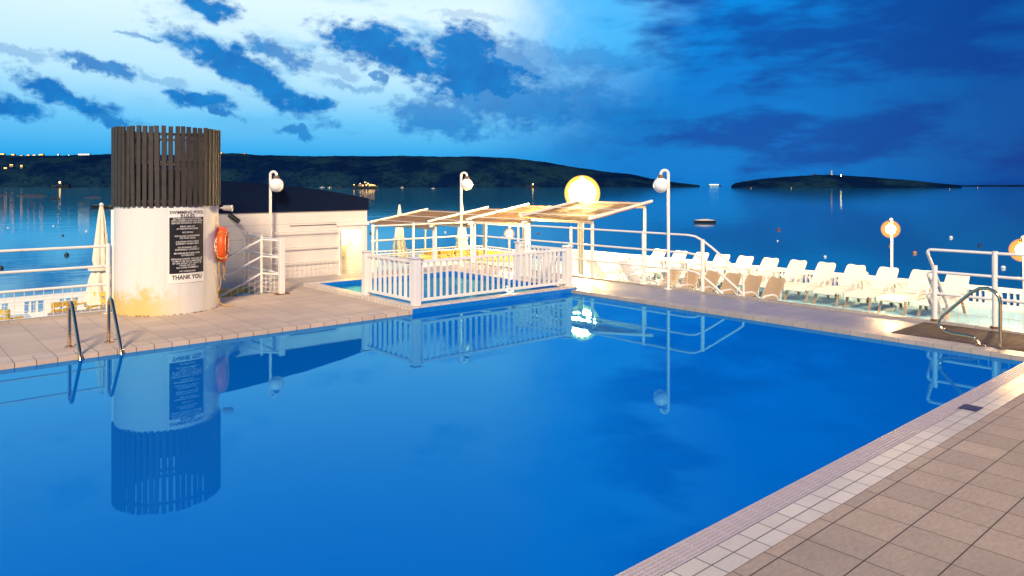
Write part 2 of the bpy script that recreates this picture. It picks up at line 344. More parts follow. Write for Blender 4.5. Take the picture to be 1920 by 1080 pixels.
# building cladding: wide boards
m, t, b, o = newmat('cladding'); co = nd(t, 'ShaderNodeTexCoord').outputs['Object']; sp = nd(t, 'ShaderNodeSeparateXYZ'); ln(t, co, sp.inputs[0])
fr = mth(t, 'FRACT', mth(t, 'DIVIDE', sp.outputs[2], .30)); jt = sstep(t, mth(t, 'ABSOLUTE', mth(t, 'SUBTRACT', fr, .5)), .47, .49)
c = mixc(t, tnoise(t, 2.5, 6, co, .65), (.64, .59, .54), (.80, .75, .70)); c = mixc(t, mth(t, 'MULTIPLY', jt, .45), c, (.3, .26, .23))
ln(t, c, b.inputs['Base Color']); b.inputs['Roughness'].default_value = .5; bump(t, b, mth(t, 'MULTIPLY', jt, -1.), .3, .006)
M['cladding'] = m
# reed matting
m, t, b, o = newmat('reed'); co = nd(t, 'ShaderNodeTexCoord').outputs['Object']
mp = nd(t, 'ShaderNodeMapping'); mp.inputs['Scale'].default_value = (3, 90, 3); ln(t, co, mp.inputs[0])
n = tnoise(t, 1, 3, mp.outputs[0]); n2 = tnoise(t, 3, 5, co, .7)
c = mixc(t, n, (.16, .075, .025), (.40, .22, .085)); c = mixc(t, mth(t, 'MULTIPLY', sstep(t, n2, .5, .7), .6), c, (.08, .045, .03))
ln(t, c, b.inputs['Base Color']); b.inputs['Roughness'].default_value = .85; bump(t, b, n, .6, .01); M['reed'] = m
# pool water: mirror skin by Fresnel over a blue, slightly cloudy body
def water(name, body, tint, ior, bscale, bstr, clear, foam=False):
    m = bpy.data.materials.new(name); m.use_nodes = True; t = m.node_tree; t.nodes.clear()
    o = nd(t, 'ShaderNodeOutputMaterial'); co = nd(t, 'ShaderNodeTexCoord').outputs['Object']
    bn = nd(t, 'ShaderNodeBump'); bn.inputs['Strength'].default_value = bstr; bn.inputs['Distance'].default_value = .02
    ln(t, tnoise(t, bscale, 2, co), bn.inputs['Height'])
    fr = nd(t, 'ShaderNodeFresnel'); fr.inputs[0].default_value = ior; ln(t, bn.outputs[0], fr.inputs[1])
    g = nd(t, 'ShaderNodeBsdfGlossy'); g.inputs['Roughness'].default_value = .015; ln(t, bn.outputs[0], g.inputs['Normal']); g.inputs[0].default_value = (.20, .76, 1, 1)
    tr = nd(t, 'ShaderNodeBsdfTransparent'); tr.inputs[0].default_value = (*tint, 1)
    df = nd(t, 'ShaderNodeBsdfDiffuse'); df.inputs[0].default_value = (*body, 1)
    if foam:
        fm = mth(t, 'MULTIPLY', sstep(t, tnoise(t, 1.7, 3, co), .52, .66), sstep(t, tnoise(t, 24, 4, co, .7), .45, .62))
        ln(t, mixc(t, mth(t, 'MULTIPLY', fm, .8), body, (.75, .85, .9)), df.inputs[0])
    mx = nd(t, 'ShaderNodeMixShader'); mx.inputs[0].default_value = clear; ln(t, df.outputs[0], mx.inputs[1]); ln(t, tr.outputs[0], mx.inputs[2])
    m2 = nd(t, 'ShaderNodeMixShader'); ln(t, fr.outputs[0], m2.inputs[0]); ln(t, mx.outputs[0], m2.inputs[1]); ln(t, g.outputs[0], m2.inputs[2])
    ln(t, m2.outputs[0], o.inputs[0]); return m
M['pool_water'] = water('pool_water', (.0, .165, .66), (.08, .5, 1), 1.52, 1.2, .02, .2)
M['spa_water'] = water('spa_water', (.01, .32, .70), (.4, .8, .98), 1.33, 9, .25, .45, foam=True)
# sea
m, t, b, o = newmat('sea'); co = nd(t, 'ShaderNodeTexCoord').outputs['Object']
b.inputs['Base Color'].default_value = (.0, .15, .28, 1); b.inputs['Roughness'].default_value = .06; b.inputs['IOR'].default_value = 2.1
mp = nd(t, 'ShaderNodeMapping'); mp.inputs['Rotation'].default_value = (0, 0, -RIGHT); mp.inputs['Scale'].default_value = (.05, .12, .1); ln(t, co, mp.inputs[0])
bump(t, b, tnoise(t, 1.0, 5, mp.outputs[0], .6), .05, 1.0); M['sea'] = m
# hills
m, t, b, o = newmat('scrub'); co = nd(t, 'ShaderNodeTexCoord').outputs['Object']
n = tnoise(t, .006, 6, co, .65); n2 = tnoise(t, .045, 5, co, .7)
c = mixc(t, sstep(t, n, .4, .62), (.0015, .010, .042), (.0065, .028, .050)); c = mixc(t, mth(t, 'MULTIPLY', sstep(t, n2, .5, .62), .7), c, (.002, .005, .016))
ln(t, c, b.inputs['Base Color']); b.inputs['Roughness'].default_value = .95; b.inputs['Specular IOR Level'].default_value = 0; M['scrub'] = m

# ================================================================ far setting: sea, hills, island
SEA = -5.95
DROP = H - SEA
def sea_pt(x, y): return un(x, y, SEA)
struct(MB().add([(-40000, -40000, SEA), (60000, -40000, SEA), (60000, 60000, SEA), (-40000, 60000, SEA)], [(0, 1, 2, 3)]).build('sea', M['sea']))
def interp(tab, x):
    for (a, p), (b_, q) in zip(tab, tab[1:]):
        if a <= x <= b_: return p + (q - p) * (x - a) / (b_ - a)
    return tab[0][1] if x < tab[0][0] else tab[-1][1]
RIDGE = [(-900, 292), (-300, 287), (0, 291), (120, 292), (230, 289), (330, 291), (430, 287), (480, 291), (560, 292.5), (700, 293), (790, 293), (850, 293.5), (905, 294.5), (960, 297), (1030, 305), (1100, 316), (1180, 327), (1235, 337), (1275, 343), (1312, 347.2)]
def hill(name, xs, tab, shore, depth, rough, sdx):
    mb = MB(); nsx = len(xs); ndp = 22; vs = []
    for i, x in enumerate(xs):
        top = (HY - interp(tab, x)) * (shore + depth * .55) / FPX + H - SEA
        for j in range(ndp):
            f = j / (ndp - 1); p = polar(x, shore + depth * f)
            prof = math.sin(min(1, f / .55) * math.pi / 2) ** .8 if f < .55 else max(0, math.cos((f - .55) / .45 * math.pi / 2))
            z = top * prof
            nz = noise.fractal(Vector((p.x / sdx, p.y / sdx, 3)), .8, 2.1, 5)
            nf = noise.fractal(Vector((p.x / 22, p.y / 22, 9)), .8, 2., 3)
            z += (nz * rough + max(0, nf) * rough * .35) * min(1, prof * 2.2) * min(1, top / 40)
            vs.append((p.x, p.y, SEA - .5 + max(0, z)))
    fs = [(i * ndp + j, (i + 1) * ndp + j, (i + 1) * ndp + j + 1, i * ndp + j + 1) for i in range(nsx - 1) for j in range(ndp - 1)]
    return struct(mb.add(vs, fs).build(name, M['scrub'], smooth=True))
hill('hills', [-900 + i * 4 for i in range(554)], RIDGE, 3500, 900, 7, 260)
ISLE = [(1371, 347.5), (1378, 343), (1392, 340.5), (1430, 335), (1480, 331), (1530, 328), (1560, 328), (1600, 330), (1660, 334), (1720, 339), (1770, 344), (1802, 347.2)]
hill('island', [1371 + i * 2 for i in range(217)], ISLE, 2480, 420, 2.2, 90)
hill('headland', [1785 + i * 4 for i in range(90)], [(1785, 347.6), (1830, 347), (1900, 346.5), (2140, 345)], 5200, 500, 1.5, 200)

# houses of the town on the ridge, lit from inside
hi = 0
def house(x, y, w, h, d, label, win='window_lit', nw=3, dist=3990):
    p = polar(x, dist); z0 = H + (HY - y) * dist / FPX - h * .5
    t_ = thing('house', label, 'house', (p.x, p.y, z0), RIGHT, 'lit houses on the far hills')
    MB().box(-w / 2, 0, -8, w / 2, d, h).build('wall', M['house'], t_)
    MB().box(-w / 2 - .4, -.4, h, w / 2 + .4, d + .4, h + .8).build('roof', M['rock'], t_)
    for k in range(nw):
        cx = -w / 2 + w * (k + .5) / nw
        MB().box(cx - w / nw * .33, -.25, h * .25, cx + w / nw * .33, -.02, h * .8).build('window', M[win], t_)
    return t_
HS = [(4, 289, 22, 7, 'window_lit', 4, 'wide town house with orange windows at the far left end of the ridge'),
      (24, 290, 16, 9, 'window_lit', 3, 'tall orange lit house second from the left end of the ridge'),
      (40, 292, 14, 6, 'window_lit', 2, 'small orange lit house third from the left end of the ridge'),
      (53, 291, 14, 6, 'window_lit', 2, 'small orange lit house fourth from the left end of the ridge'),
      (64, 291, 14, 6, 'window_lit', 2, 'small orange lit house fifth from the left end of the ridge'),
      (77, 290, 22, 8, 'window_lit', 3, 'broad orange lit house ending the row of town lights'),
      (109, 290, 9, 7, 'window_white', 1, 'lone white lit house on the ridge, larger of the two white ones'),
      (129, 291, 6, 5, 'window_white', 1, 'tiny white lit house beside the brightest building of the ridge'),
      (157, 290, 62, 11, 'window_white', 6, 'long brightly lit hall on the ridge left of the slatted tower'),
      (200, 290, 18, 6, 'window_lit', 2, 'orange lit house touching the left edge of the slatted crown'),
      (415, 287, 10, 6, 'window_lit', 1, 'faint orange lit house just right of the slatted crown'),
      (441, 289, 22, 8, 'window_lit', 3, 'wide orange lit house on the ridge left of the round lamp'),
      (457, 289, 18, 10, 'window_lit', 2, 'tall orange lit house on the ridge nearest the round lamp')]
for (x, y, w, h, win, nw, lab) in HS: house(x, y, w, h, 12, lab, win, nw)
for (x, y, w, h, lab) in [(10, 315, 16, 8, 'orange lit house halfway down the dark slope, leftmost'), (21, 309, 18, 5, 'low orange lit house higher on the dark slope'), (40, 311, 11, 9, 'single square orange lit house on the slope apart from the others')]:
    house(x, y, w, h, 10, lab, 'window_lit', 2, 3640)

# statue on the island with its floodlights
p = polar(1559, 2700); zt = H + (HY - 330) * 2700 / FPX
t_ = thing('statue', 'floodlit pale robed statue on a stepped plinth on top of the island', 'statue', (p.x, p.y, zt - 4), RIGHT)
MB().box(-9, -9, -2, 9, 9, 2).box(-5.5, -5.5, 2, 5.5, 5.5, 6).box(-3.5, -3.5, 6, 3.5, 3.5, 11).build('plinth', M['stone'], t_)
MB().lathe([(2.6, 11), (2.3, 14), (1.7, 18), (2.3, 20), (1.0, 22), (1.2, 23), (1.1, 24.2), (.05, 25)], n=16).tube([(1.8, 0, 19.5), (3, -1.5, 21.5), (3.4, -2, 23.6)], [.7, .6, .5], 8).build('figure', M['stone'], t_, True)
for (x, r, lab) in [(1551, 1.2, 'small floodlight on the island left of the statue'), (1577, 1.8, 'bright floodlight on the island right of the statue')]:
    q = polar(x, 2688); z = H + (HY - 329.5) * 2688 / FPX
    l_ = thing('floodlight', lab, 'floodlight', (q.x, q.y, z - 3), 0, 'floodlights around the statue')
    MB().tube([(0, 0, -3), (0, 0, 3)], .4, 8).build('post', M['dark_metal'], l_); MB().ball((0, 0, 3.4), r, 8).build('lamp', M['far_flood'], l_, True)
p = polar(1528, 2700); zt = H + (HY - 329) * 2700 / FPX
c_ = thing('chapel', 'small dark ruined chapel on the island crest left of the statue', 'chapel', (p.x, p.y, zt - 3), RIGHT)
MB().box(-6, -5, -3, 6, 5, 5).build('wall', M['rock'], c_); MB().add([(-6.5, -5.5, 5), (6.5, -5.5, 5), (6.5, 5.5, 5), (-6.5, 5.5, 5), (0, -5.5, 9), (0, 5.5, 9)], [(0, 1, 4), (2, 3, 5), (1, 2, 5, 4), (3, 0, 4, 5)]).build('roof', M['rock'], c_)

# boats
def hull_mb(L, B, D, sheer=.25, n=12):
    mb = MB(); vs = []; m_ = 9
    for i in range(n + 1):
        s = i / n; x = (s - .5) * L
        half = B / 2 * (min(1, 1.15 * math.sin(math.pi * (.28 + .72 * (1 - s)) / 1.44 * 1.0)) if s < .5 else math.cos((s - .5) / .5 * math.pi / 2) ** .6)
        half = max(half, .02 * B); top = D * (1 + sheer * (2 * (s - .45)) ** 2); keel = -.3 * D * (1 - s ** 6)
        for j in range(m_):
            a = -1 + 2 * j / (m_ - 1); y = half * math.copysign(abs(a) ** .55, a)
            z = keel + (top - keel) * abs(a) ** 1.6
            vs.append((x, y, z))
    fs = [(i * m_ + j, i * m_ + j + 1, (i + 1) * m_ + j + 1, (i + 1) * m_ + j) for i in range(n) for j in range(m_ - 1)]
    fs += [tuple(range(m_))] + [(i * m_, (i + 1) * m_, (i + 1) * m_ + m_ - 1, i * m_ + m_ - 1) for i in range(n)]
    return mb.add(vs, fs)
# lit fishing vessel
P = polar(686, DROP * FPX / 6.0, SEA); L = 50 * (P - Vector((0, 0, SEA))).length / FPX * .95
t_ = thing('fishing_vessel', 'dark hulled fishing vessel ablaze with orange deck lights off the far shore', 'boat', P, RIGHT + R(180))
hull_mb(L, L * .22, L * .085, .5).build('hull', M['hull_dark'], t_, True)
MB().box(.08 * L, -L * .07, L * .07, .28 * L, L * .07, L * .17).build('cabin', M['house'], t_)
MB().tube([(.0, 0, L * .07), (0, 0, L * .3)], L * .006, 6).tube([(0, 0, L * .26), (-.25 * L, 0, L * .14)], L * .005, 6).build('mast', M['hull_white'], t_)
MB().box(-.36 * L, -L * .05, L * .07, -.1 * L, L * .05, L * .12).build('deckhouse', M['house'], t_)
for k, (sx, sz, r) in enumerate([(.44, .16, .012), (.2, .2, .012), (.1, .13, .014), (.03, .25, .012), (-.04, .15, .016), (-.1, .2, .012), (-.17, .15, .016), (-.24, .16, .014), (-.3, .14, .014), (-.36, .13, .010)]):
    MB().ball((sx * L, L * .085, sz * L), r * L, 6).build('deck_light', M['boat_light'], t_, True)
# motorboat
P = un(1321, 417.5, SEA); L = 40 * DROP / 69.5
t_ = thing('motorboat', 'unlit motorboat with pale deck moored alone on the dark bay', 'boat', P, RIGHT + R(180))
hull_mb(L, L * .34, L * .10, .15).build('hull', M['hull_dark'], t_, True)
dv = []; nd_ = 14
for i in range(nd_ + 1):
    q = i / nd_; x = (-.47 + .93 * q) * L; hw_ = L * .155 * min(1, (1 - q ** 3) ** .6 + .02); zt = L * (.112 + .05 * math.sin(math.pi * min(1, q * 1.1)) + .02 * q)
    for a_, dz_ in ((-1, 0), (-.8, .7), (-.3, 1), (.3, 1), (.8, .7), (1, 0)): dv.append((x, hw_ * a_, L * .105 + (zt - L * .10) * dz_))
MB().add(dv, [(i * 6 + j, (i + 1) * 6 + j, (i + 1) * 6 + j + 1, i * 6 + j + 1) for i in range(nd_) for j in range(5)] + [(0, 1, 2, 3, 4, 5)]).build('deck', M['hull_white'], t_, True)
MB().add([(.05 * L, -.1 * L, .17 * L), (.05 * L, .1 * L, .17 * L), (-.03 * L, .09 * L, .225 * L), (-.03 * L, -.09 * L, .225 * L), (.03 * L, -.1 * L, .17 * L), (.03 * L, .1 * L, .17 * L), (-.045 * L, .09 * L, .225 * L), (-.045 * L, -.09 * L, .225 * L)],
         [(0, 1, 2, 3), (7, 6, 5, 4), (0, 4, 5, 1), (1, 5, 6, 2), (2, 6, 7, 3), (3, 7, 4, 0)]).build('windscreen', M['black'], t_)
# small craft
def small_boat(x, y, lpx, label, cab=True, light=None, white=False):
    P = un(x, y, SEA); d = DROP / (y - HY); L = lpx * d
    t_ = thing('boat', label, 'boat', P, RIGHT + random.choice((0, R(180))), 'small boats moored across the bay')
    hull_mb(L, L * .3, L * .11, .3).build('hull', M['hull_white' if white else 'hull_dark'], t_, True)
    if cab: MB().box(-.12 * L, -.08 * L, .1 * L, .14 * L, .08 * L, .24 * L).build('cabin', M['hull_white' if white else 'hull_dark'], t_)
    if cab: MB().tube([(0, 0, .2 * L), (0, 0, .5 * L)], .012 * L, 6).build('mast', M['hull_dark'], t_)
    if light: MB().ball((.05 * L, 0, .3 * L), .055 * L, 6).build('lamp', M[light], t_, True)
small_boat(104, 373.5, 17, 'dark cabin boat moored just below the two rock ledges at left')
small_boat(114, 352, 34, 'far dark boat with one warm lamp under the town lights', True, 'spark')
small_boat(196, 390, 46, 'dark open boat half hidden by the left edge of the tower', False)
small_boat(604, 352.2, 9, 'small pale boat moored farthest left beyond the dark roof', True, None, True)
small_boat(618, 352.6, 7, 'white boat with bright lamp beyond the dark roof', True, 'spark', True)
small_boat(636, 353, 12, 'dark boat moored between the dark roof and the lit vessel', True)
small_boat(754, 352.5, 6, 'white speck of a boat right of the lit vessel', True, 'spark', True)
small_boat(812, 354, 7, 'pale boat near the shore left of the middle lamp', True, None, True)
small_boat(1408, 354, 5, 'tiny boat with orange lamp under the island, left of the pair', False, 'spark')
small_boat(1484, 353.6, 5, 'tiny boat with orange lamp under the island, right of the pair', False, 'spark')
small_boat(1781, 355.4, 5, 'tiny boat with orange lamp off the tapering end of the island', False, 'spark')
small_boat(1833, 352.8, 5, 'tiny boat with orange lamp nearest the dark right headland', False, 'spark')
small_boat(998, 352, 22, 'long low yacht glowing yellow against the hillside left of the big lamp', True, 'spark')
# ferry on the horizon
P = polar(1340, 9000, SEA); L = 26 * 9000 / FPX
t_ = thing('ferry', 'distant ferry with greenish white lights on the horizon between hill and island', 'ferry', P, RIGHT)
hull_mb(L, L * .16, L * .07, .1).build('hull', M['hull_dark'], t_, True)
MB().box(-.4 * L, -.06 * L, .07 * L, .3 * L, .06 * L, .15 * L).build('superstructure', M['hull_white'], t_)
for k in range(6): MB().box((-.38 + .11 * k) * L, -.066 * L, .085 * L, (-.30 + .11 * k) * L, -.061 * L, .14 * L).build('window', M['ferry_lit'], t_)
# rocks
def rock(x, y, w, h, label):
    P = un(x, y, SEA); d = DROP / (y - HY); mb = MB(); n = 26; vs = [(0, 0, -.2)]
    a_, hh = w * d / 2, h * d
    for k in range(6):
        f = k / 5
        for i in range(n):
            an = 2 * math.pi * i / n; rr = f * (1 + .22 * noise.noise(Vector((math.cos(an) * 2, math.sin(an) * 2, x))))
            z = hh * (1 - f ** 2) * (.7 + .6 * noise.noise(Vector((math.cos(an) * f * 3, math.sin(an) * 3 * f, x + 4)))) if k < 5 else -.5
            vs.append((rr * a_ * math.cos(an), rr * a_ * .5 * math.sin(an), z))
    fs = [(1 + k * n + i, 1 + k * n + (i + 1) % n, 1 + (k + 1) * n + (i + 1) % n, 1 + (k + 1) * n + i) for k in range(5) for i in range(n)]
    o = MB().add(vs[1:], [tuple(j - 1 for j in f_) for f_ in fs]).build('rock', M['rock'], None, True); o.location = P; o.rotation_euler[2] = RIGHT
    return tag(o, label, 'rock', 'low rocks awash in the bay')
rock(6, 366, 34, 2.6, 'low dark rock cut by the left edge of the photo')
rock(61, 367.5, 60, 4.2, 'longest low dark rock ledge at left in the bay')
rock(177, 370.5, 36, 3.0, 'low dark rock ledge just left of the slatted tower')
# buoys
def buoy(x, y, r, mat, label):
    P = un(x, y, SEA); rr = r * DROP / (y - HY)
    t_ = thing('buoy', label, 'buoy', P, 0, 'mooring buoys floating on the bay')
    MB().ball((0, 0, rr * .35), rr, 8, .85).build('float', M[mat], t_, True)
    MB().tube([(0, 0, rr), (0, 0, rr * 1.7)], rr * .14, 6).build('staff', M['dark_metal'], t_)
for a in [(125, 479, 4.2, 'buoy_dark', 'dark buoy above the left railing, nearest the closed parasol'), (2, 504, 4.5, 'buoy_dark', 'dark buoy behind the left railing at the photo edge'),
          (1460, 431, 3.0, 'buoy_red', 'dark red buoy above the reclined loungers left of the glowing lamp'), (1715, 475, 3.6, 'buoy_orange', 'orange buoy right of the glowing terrace lamp post'),
          (1837, 461, 3.3, 'buoy_dark', 'dark buoy above the steel railing at right'), (1783, 446, 3.2, 'buoy_white', 'white buoy above the curved end of the right railing'),
          (1881, 503, 4.2, 'buoy_white', 'white buoy between the two upper bars of the right railing'), (1547, 482, 2.6, 'buoy_white', 'small white buoy just above the lounger backs'),
          (1458, 452, 1.6, 'buoy_white', 'tiny white buoy just below the dark red buoy'), (1669, 462, 2.4, 'buoy_orange', 'small pale buoy touching the glow of the terrace lamp'),
          (162, 434, 1.8, 'buoy_white', 'small white buoy left of the closed parasol'), (100, 424, 1.4, 'buoy_white', 'pale buoy in the middle of the left bay, upper one'),
          (15, 427, 1.4, 'buoy_white', 'pale buoy in the left bay nearest the photo edge'), (118, 442, 2.0, 'buoy_dark', 'small dark buoy in the left bay above the top rail'),
          (695, 438, 2.2, 'buoy_dark', 'dark buoy right beside the corner of the white pool house'), (835, 436, 2.0, 'buoy_white', 'white buoy seen under the first reed roof'),
          (1009, 438, 2.0, 'buoy_red', 'red buoy seen under the reed roofs right of the small lamp'), (152, 380, 1.5, 'buoy_dark', 'tiny dark buoy below the right rock ledge'),
          (60, 383, 1.5, 'buoy_dark', 'tiny dark buoy below the long rock ledge'), (20, 379, 1.5, 'buoy_dark', 'tiny dark buoy below the leftmost rock')]: buoy(*a)

# ================================================================ decks, pool, terraces
PU0, PU1, PW0, PW1 = -5.0, 10.43, 2.58, 10.2       # main pool
KU0, KU1, KW0, KW1 = 6.95, 10.36, 10.40, 14.0      # plunge pool
TZ = -.68                                          # lower terrace
DB = -1.6
EU = 12.1                                          # deck edge
struct(MB().box(-9, -9, DB, EU, 2.2, 0).build('pool_deck', M['paving_brown']))
struct(MB().box(-9, 2.2, DB, EU, 2.42, .002).build('tiled_border', M['white_tile']))
struct(MB().box(PU1 + .22, 2.60, DB, EU, 10.2, 0).box(KU1 + .22, 10.2, DB, EU, 15.5, 0).box(KU0 - .22, KW1 + .22, DB, KU1 + .22, 15.5, 0).build('far_deck', M['paving_far']))
struct(MB().box(PU1, 2.60, DB, PU1 + .22, 10.2, .006).build('far_coping', M['coping_far']))
struct(MB().box(-9, PW1 + .28, DB, 3.0, 13.32, 0).box(3.0, PW1 + .28, DB, 5.9, 13.7, 0).box(5.9, PW1 + .28, DB, KU0 - .22, 15.5, 0).box(2.2, 13.32, DB, 3.0, 13.9, 0).box(3.0, 13.7, DB, 4.3, 14.1, 0).build('left_deck', M['paving_left']))
struct(MB().box(-9, PW1, DB, KU0 - .22, PW1 + .28, .004).build('pool_coping', M['coping']))
# kerb round the plunge pool
struct(MB().box(KU0 - .22, PW1, DB, KU0, KW1 + .22, .06).box(KU0, PW1, DB, KU1, KW0, .06).box(KU1, PW1, DB, KU1 + .22, KW1 + .22, .06).box(KU0, KW1, DB, KU1, KW1 + .22, .06).build('plunge_pool_kerb', M['white_tile']))
mb = MB().box(KU0 - .22, PW1 - .006, -1.5, KU1 + .22, PW1 - .002, .035); struct(mb.build('plunge_pool_wall', M['pool_tile']))
# main pool shell and water
WZ = -.05
struct(MB().box(PU0, 2.60, -1.55, PU1, PW1 - .01, -1.45).box(PU1 - .012, 2.60, -1.45, PU1 - .002, PW1 - .01, WZ - .002).box(PU0, PW1 - .012, -1.45, KU0 - .22, PW1 - .002, WZ - .002).box(PU0, 2.60, -1.45, PU1, 2.612, -.06).box(PU0 - .05, 2.60, -1.45, PU0, PW1, 0).build('pool_basin', M['pool_tile']))
struct(MB().add([(PU0, 2.59, WZ), (PU1 - .012, 2.59, WZ), (PU1 - .012, PW1 - .012, WZ), (PU0, PW1 - .012, WZ)], [(0, 1, 2, 3)]).build('pool_water', M['pool_water']))
struct(MB().box(KU0, KW0, -.6, KU1, KW1, -.5).box(KU0 + .002, KW0 + .002, -.5, KU1 - .002, KW0 + .012, .05).box(KU0 + .002, KW1 - .012, -.5, KU1 - .002, KW1 - .002, .05).box(KU0 + .002, KW0 + .012, -.5, KU0 + .012, KW1 - .012, .05).box(KU1 - .012, KW0 + .012, -.5, KU1 - .002, KW1 - .012, .05).build('plunge_pool_basin', M['pool_tile']))
struct(MB().add([(KU0 + .012, KW0 + .012, -.02), (KU1 - .012, KW0 + .012, -.02), (KU1 - .012, KW1 - .012, -.02), (KU0 + .012, KW1 - .012, -.02)], [(0, 1, 2, 3)]).build('plunge_pool_water', M['spa_water']))
# overflow grate along the near edge
t_ = thing('overflow_grate', 'pale slotted overflow grate running along the near pool edge', 'grate', (0, 2.5, 0), world=True)
mb = MB()
for k in range(6): mb.box(-5, 2.428 + k * .0285, -.012, 11.6, 2.443 + k * .0285, -.002)
x = -5
while x < 11.6:
    mb.box(x, 2.424, -.013, x + .010, 2.589, -.005); x += .14
mb.build('bars', M['grate'], t_)
MB().box(-9, 2.42, DB, EU, 2.595, -.014).build('channel', M['grate_pit'], t_)
# skimmer lid
q = un(1820, 766)
tag(MB().box(q.x - .09, q.y - .075, .002, q.x + .09, q.y + .075, .012).build('drain_lid', M['plate'], None, bevel=.004), 'small dark square drain lid on the pale tiled border', 'lid')
# brown footbath paving by the right railing
struct(MB().box(10.78, -1, .001, 11.95, 4.32, .006).build('footbath_paving', M['brown_tile']))
struct(MB().box(EU - .11, -8, 0.0005, EU - .002, 15.49, .03).build('deck_kerb', M['coping_far']))
struct(MB().box(-9, 13.22, .0005, 2.95, 13.315, .035).build('left_kerb', M['coping_far']))
# lower terrace round the deck
struct(MB().box(EU, -9, SEA - 1, 18.95, 26, TZ).box(-9, 13.32, SEA - 1, 5.0, 18.1, TZ).box(9.1, 15.5, SEA - 1, EU, 26, TZ).build('lower_terrace', M['terrace']))
struct(MB().box(-9, -9, SEA - 1, EU - .01, 15.48, DB - .02).build('podium', M['white_paint']))

# parapets with groups of three slots
def parapet(label, a, b, z0, z1, pitch):
    a, b = Vector(a), Vector(b); d = (b - a).normalized(); L = (b - a).length; n = Vector((-d.y, d.x, 0)); mb = MB(); th = .10
    def bx(s0, s1, za, zb, tw=th):
        vs = [a + d * s + n * w + Vector((0, 0, z)) for z in (za, zb) for s, w in ((s0, -tw / 2), (s1, -tw / 2), (s1, tw / 2), (s0, tw / 2))]
        mb.add(vs, [(0, 3, 2, 1), (4, 5, 6, 7), (0, 1, 5, 4), (1, 2, 6, 5), (2, 3, 7, 6), (3, 0, 4, 7)])
    lo, hi_ = z0 + .12, z1 - .10
    bx(0, L, z0, lo); bx(0, L, hi_, z1, th + .02)
    s = 0
    while s < L:
        e = min(L, s + pitch); q = s + pitch - .34
        bx(s, min(q, L), lo, hi_)
        if q < L:
            for k in range(2): bx(q + .08 + k * .12, q + .115 + k * .12, lo, hi_, th - .01)
        s = e
    t_ = thing('parapet', label, 'parapet', a, world=True); t_['_w'] = 1
    t_.location = (0, 0, 0)
    o = mb.build('parapet', M['white_paint']); bpy.data.objects.remove(t_)
    return tag(o, label, 'parapet', 'white parapets edging the lower terraces')
parapet('low white slotted parapet behind the row of loungers above the sea', (18.8, -8, 0), (18.8, 18.3, 0), TZ, -.19, .66)
parapet('low white slotted parapet beyond the left railing and closed parasol', (-9, 18.0, 0), (5.0, 18.0, 0), TZ, -.22, .62)

# ================================================================ tower
TC = Vector((3.80, 13.13, 0)); TR = .795
PH0 = math.atan2(-TC.y, -TC.x)                     # side of the tower that faces the viewer
t_ = thing('tower', 'round white ventilation tower with a crown of dark vertical slats', 'tower', TC)
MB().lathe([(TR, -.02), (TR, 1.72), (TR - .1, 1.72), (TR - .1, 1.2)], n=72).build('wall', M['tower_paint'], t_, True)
MB().lathe([(TR - .14, 1.15), (.001, 1.15)], n=40).build('vent_floor', M['dark_metal'], t_)
for z in (1.80, 2.42, 2.86):
    MB().lathe([(TR - .03, z - .02), (TR, z - .02), (TR, z + .02), (TR - .03, z + .02), (TR - .03, z - .02)], n=64).build('hoop', M['slat_in'], t_, True)
MB().box(-.04, -.35, 1.16, .04, .35, 1.9).box(-.35, -.03, 1.9, .35, .03, 1.96).build('duct', M['slat_in'], t_)
MB().lathe([(.30, 1.16), (.30, 2.3), (.001, 2.3)], n=32).build('inner_flue', M['slat_in'], t_, True)
NS = 54
for k in range(NS):
    an = PH0 + 2 * math.pi * (k + .5) / NS; ca, sa = math.cos(an), math.sin(an); lean = random.uniform(-.012, .012); dz = random.uniform(-.008, .008)
    mb = MB(); hw = .032
    def pt(r, w, z): 
        w += lean * (z - 1.7); return (r * ca - w * sa, r * sa + w * ca, z)
    r0, r1 = TR + .004, TR + .032
    vs = [pt(r, w, z) for z in (1.715 + dz, 2.985 + dz) for r, w in ((r0, -hw), (r1, -hw), (r1, hw), (r0, hw))]
    mb.add(vs, [(0, 3, 2, 1), (4, 5, 6, 7), (0, 1, 5, 4), (1, 2, 6, 5), (2, 3, 7, 6), (3, 0, 4, 7)]).build('slat', M['slat'], t_)

# rules sign, wrapped on the tower wall
SC = PH0 + R(21.5)
sg = thing('rules_sign', 'black and white swimming pool rules sign fixed to the round tower', 'sign', TC)
def curved(r0, r1, w, z0, z1, name, mat, par):
    n = 20; vs = []
    for i in range(n + 1):
        an = SC + (i / n - .5) * w / TR
        vs += [(r * math.cos(an), r * math.sin(an), z) for r, z in ((r0, z0), (r1, z0), (r1, z1), (r0, z1))]
    fs = [(i * 4 + j, i * 4 + (j + 1) % 4, i * 4 + 4 + (j + 1) % 4, i * 4 + 4 + j) for i in range(n) for j in range(4)] + [(0, 1, 2, 3), (n * 4, n * 4 + 3, n * 4 + 2, n * 4 + 1)]
    return MB().add(vs, fs).build(name, mat, par, True)
curved(TR + .001, TR + .008, .575, .50, 1.705, 'backing_board', M['sign_white'], sg)
curved(TR + .0082, TR + .011, .545, .655, 1.545, 'black_panel', M['black'], sg)
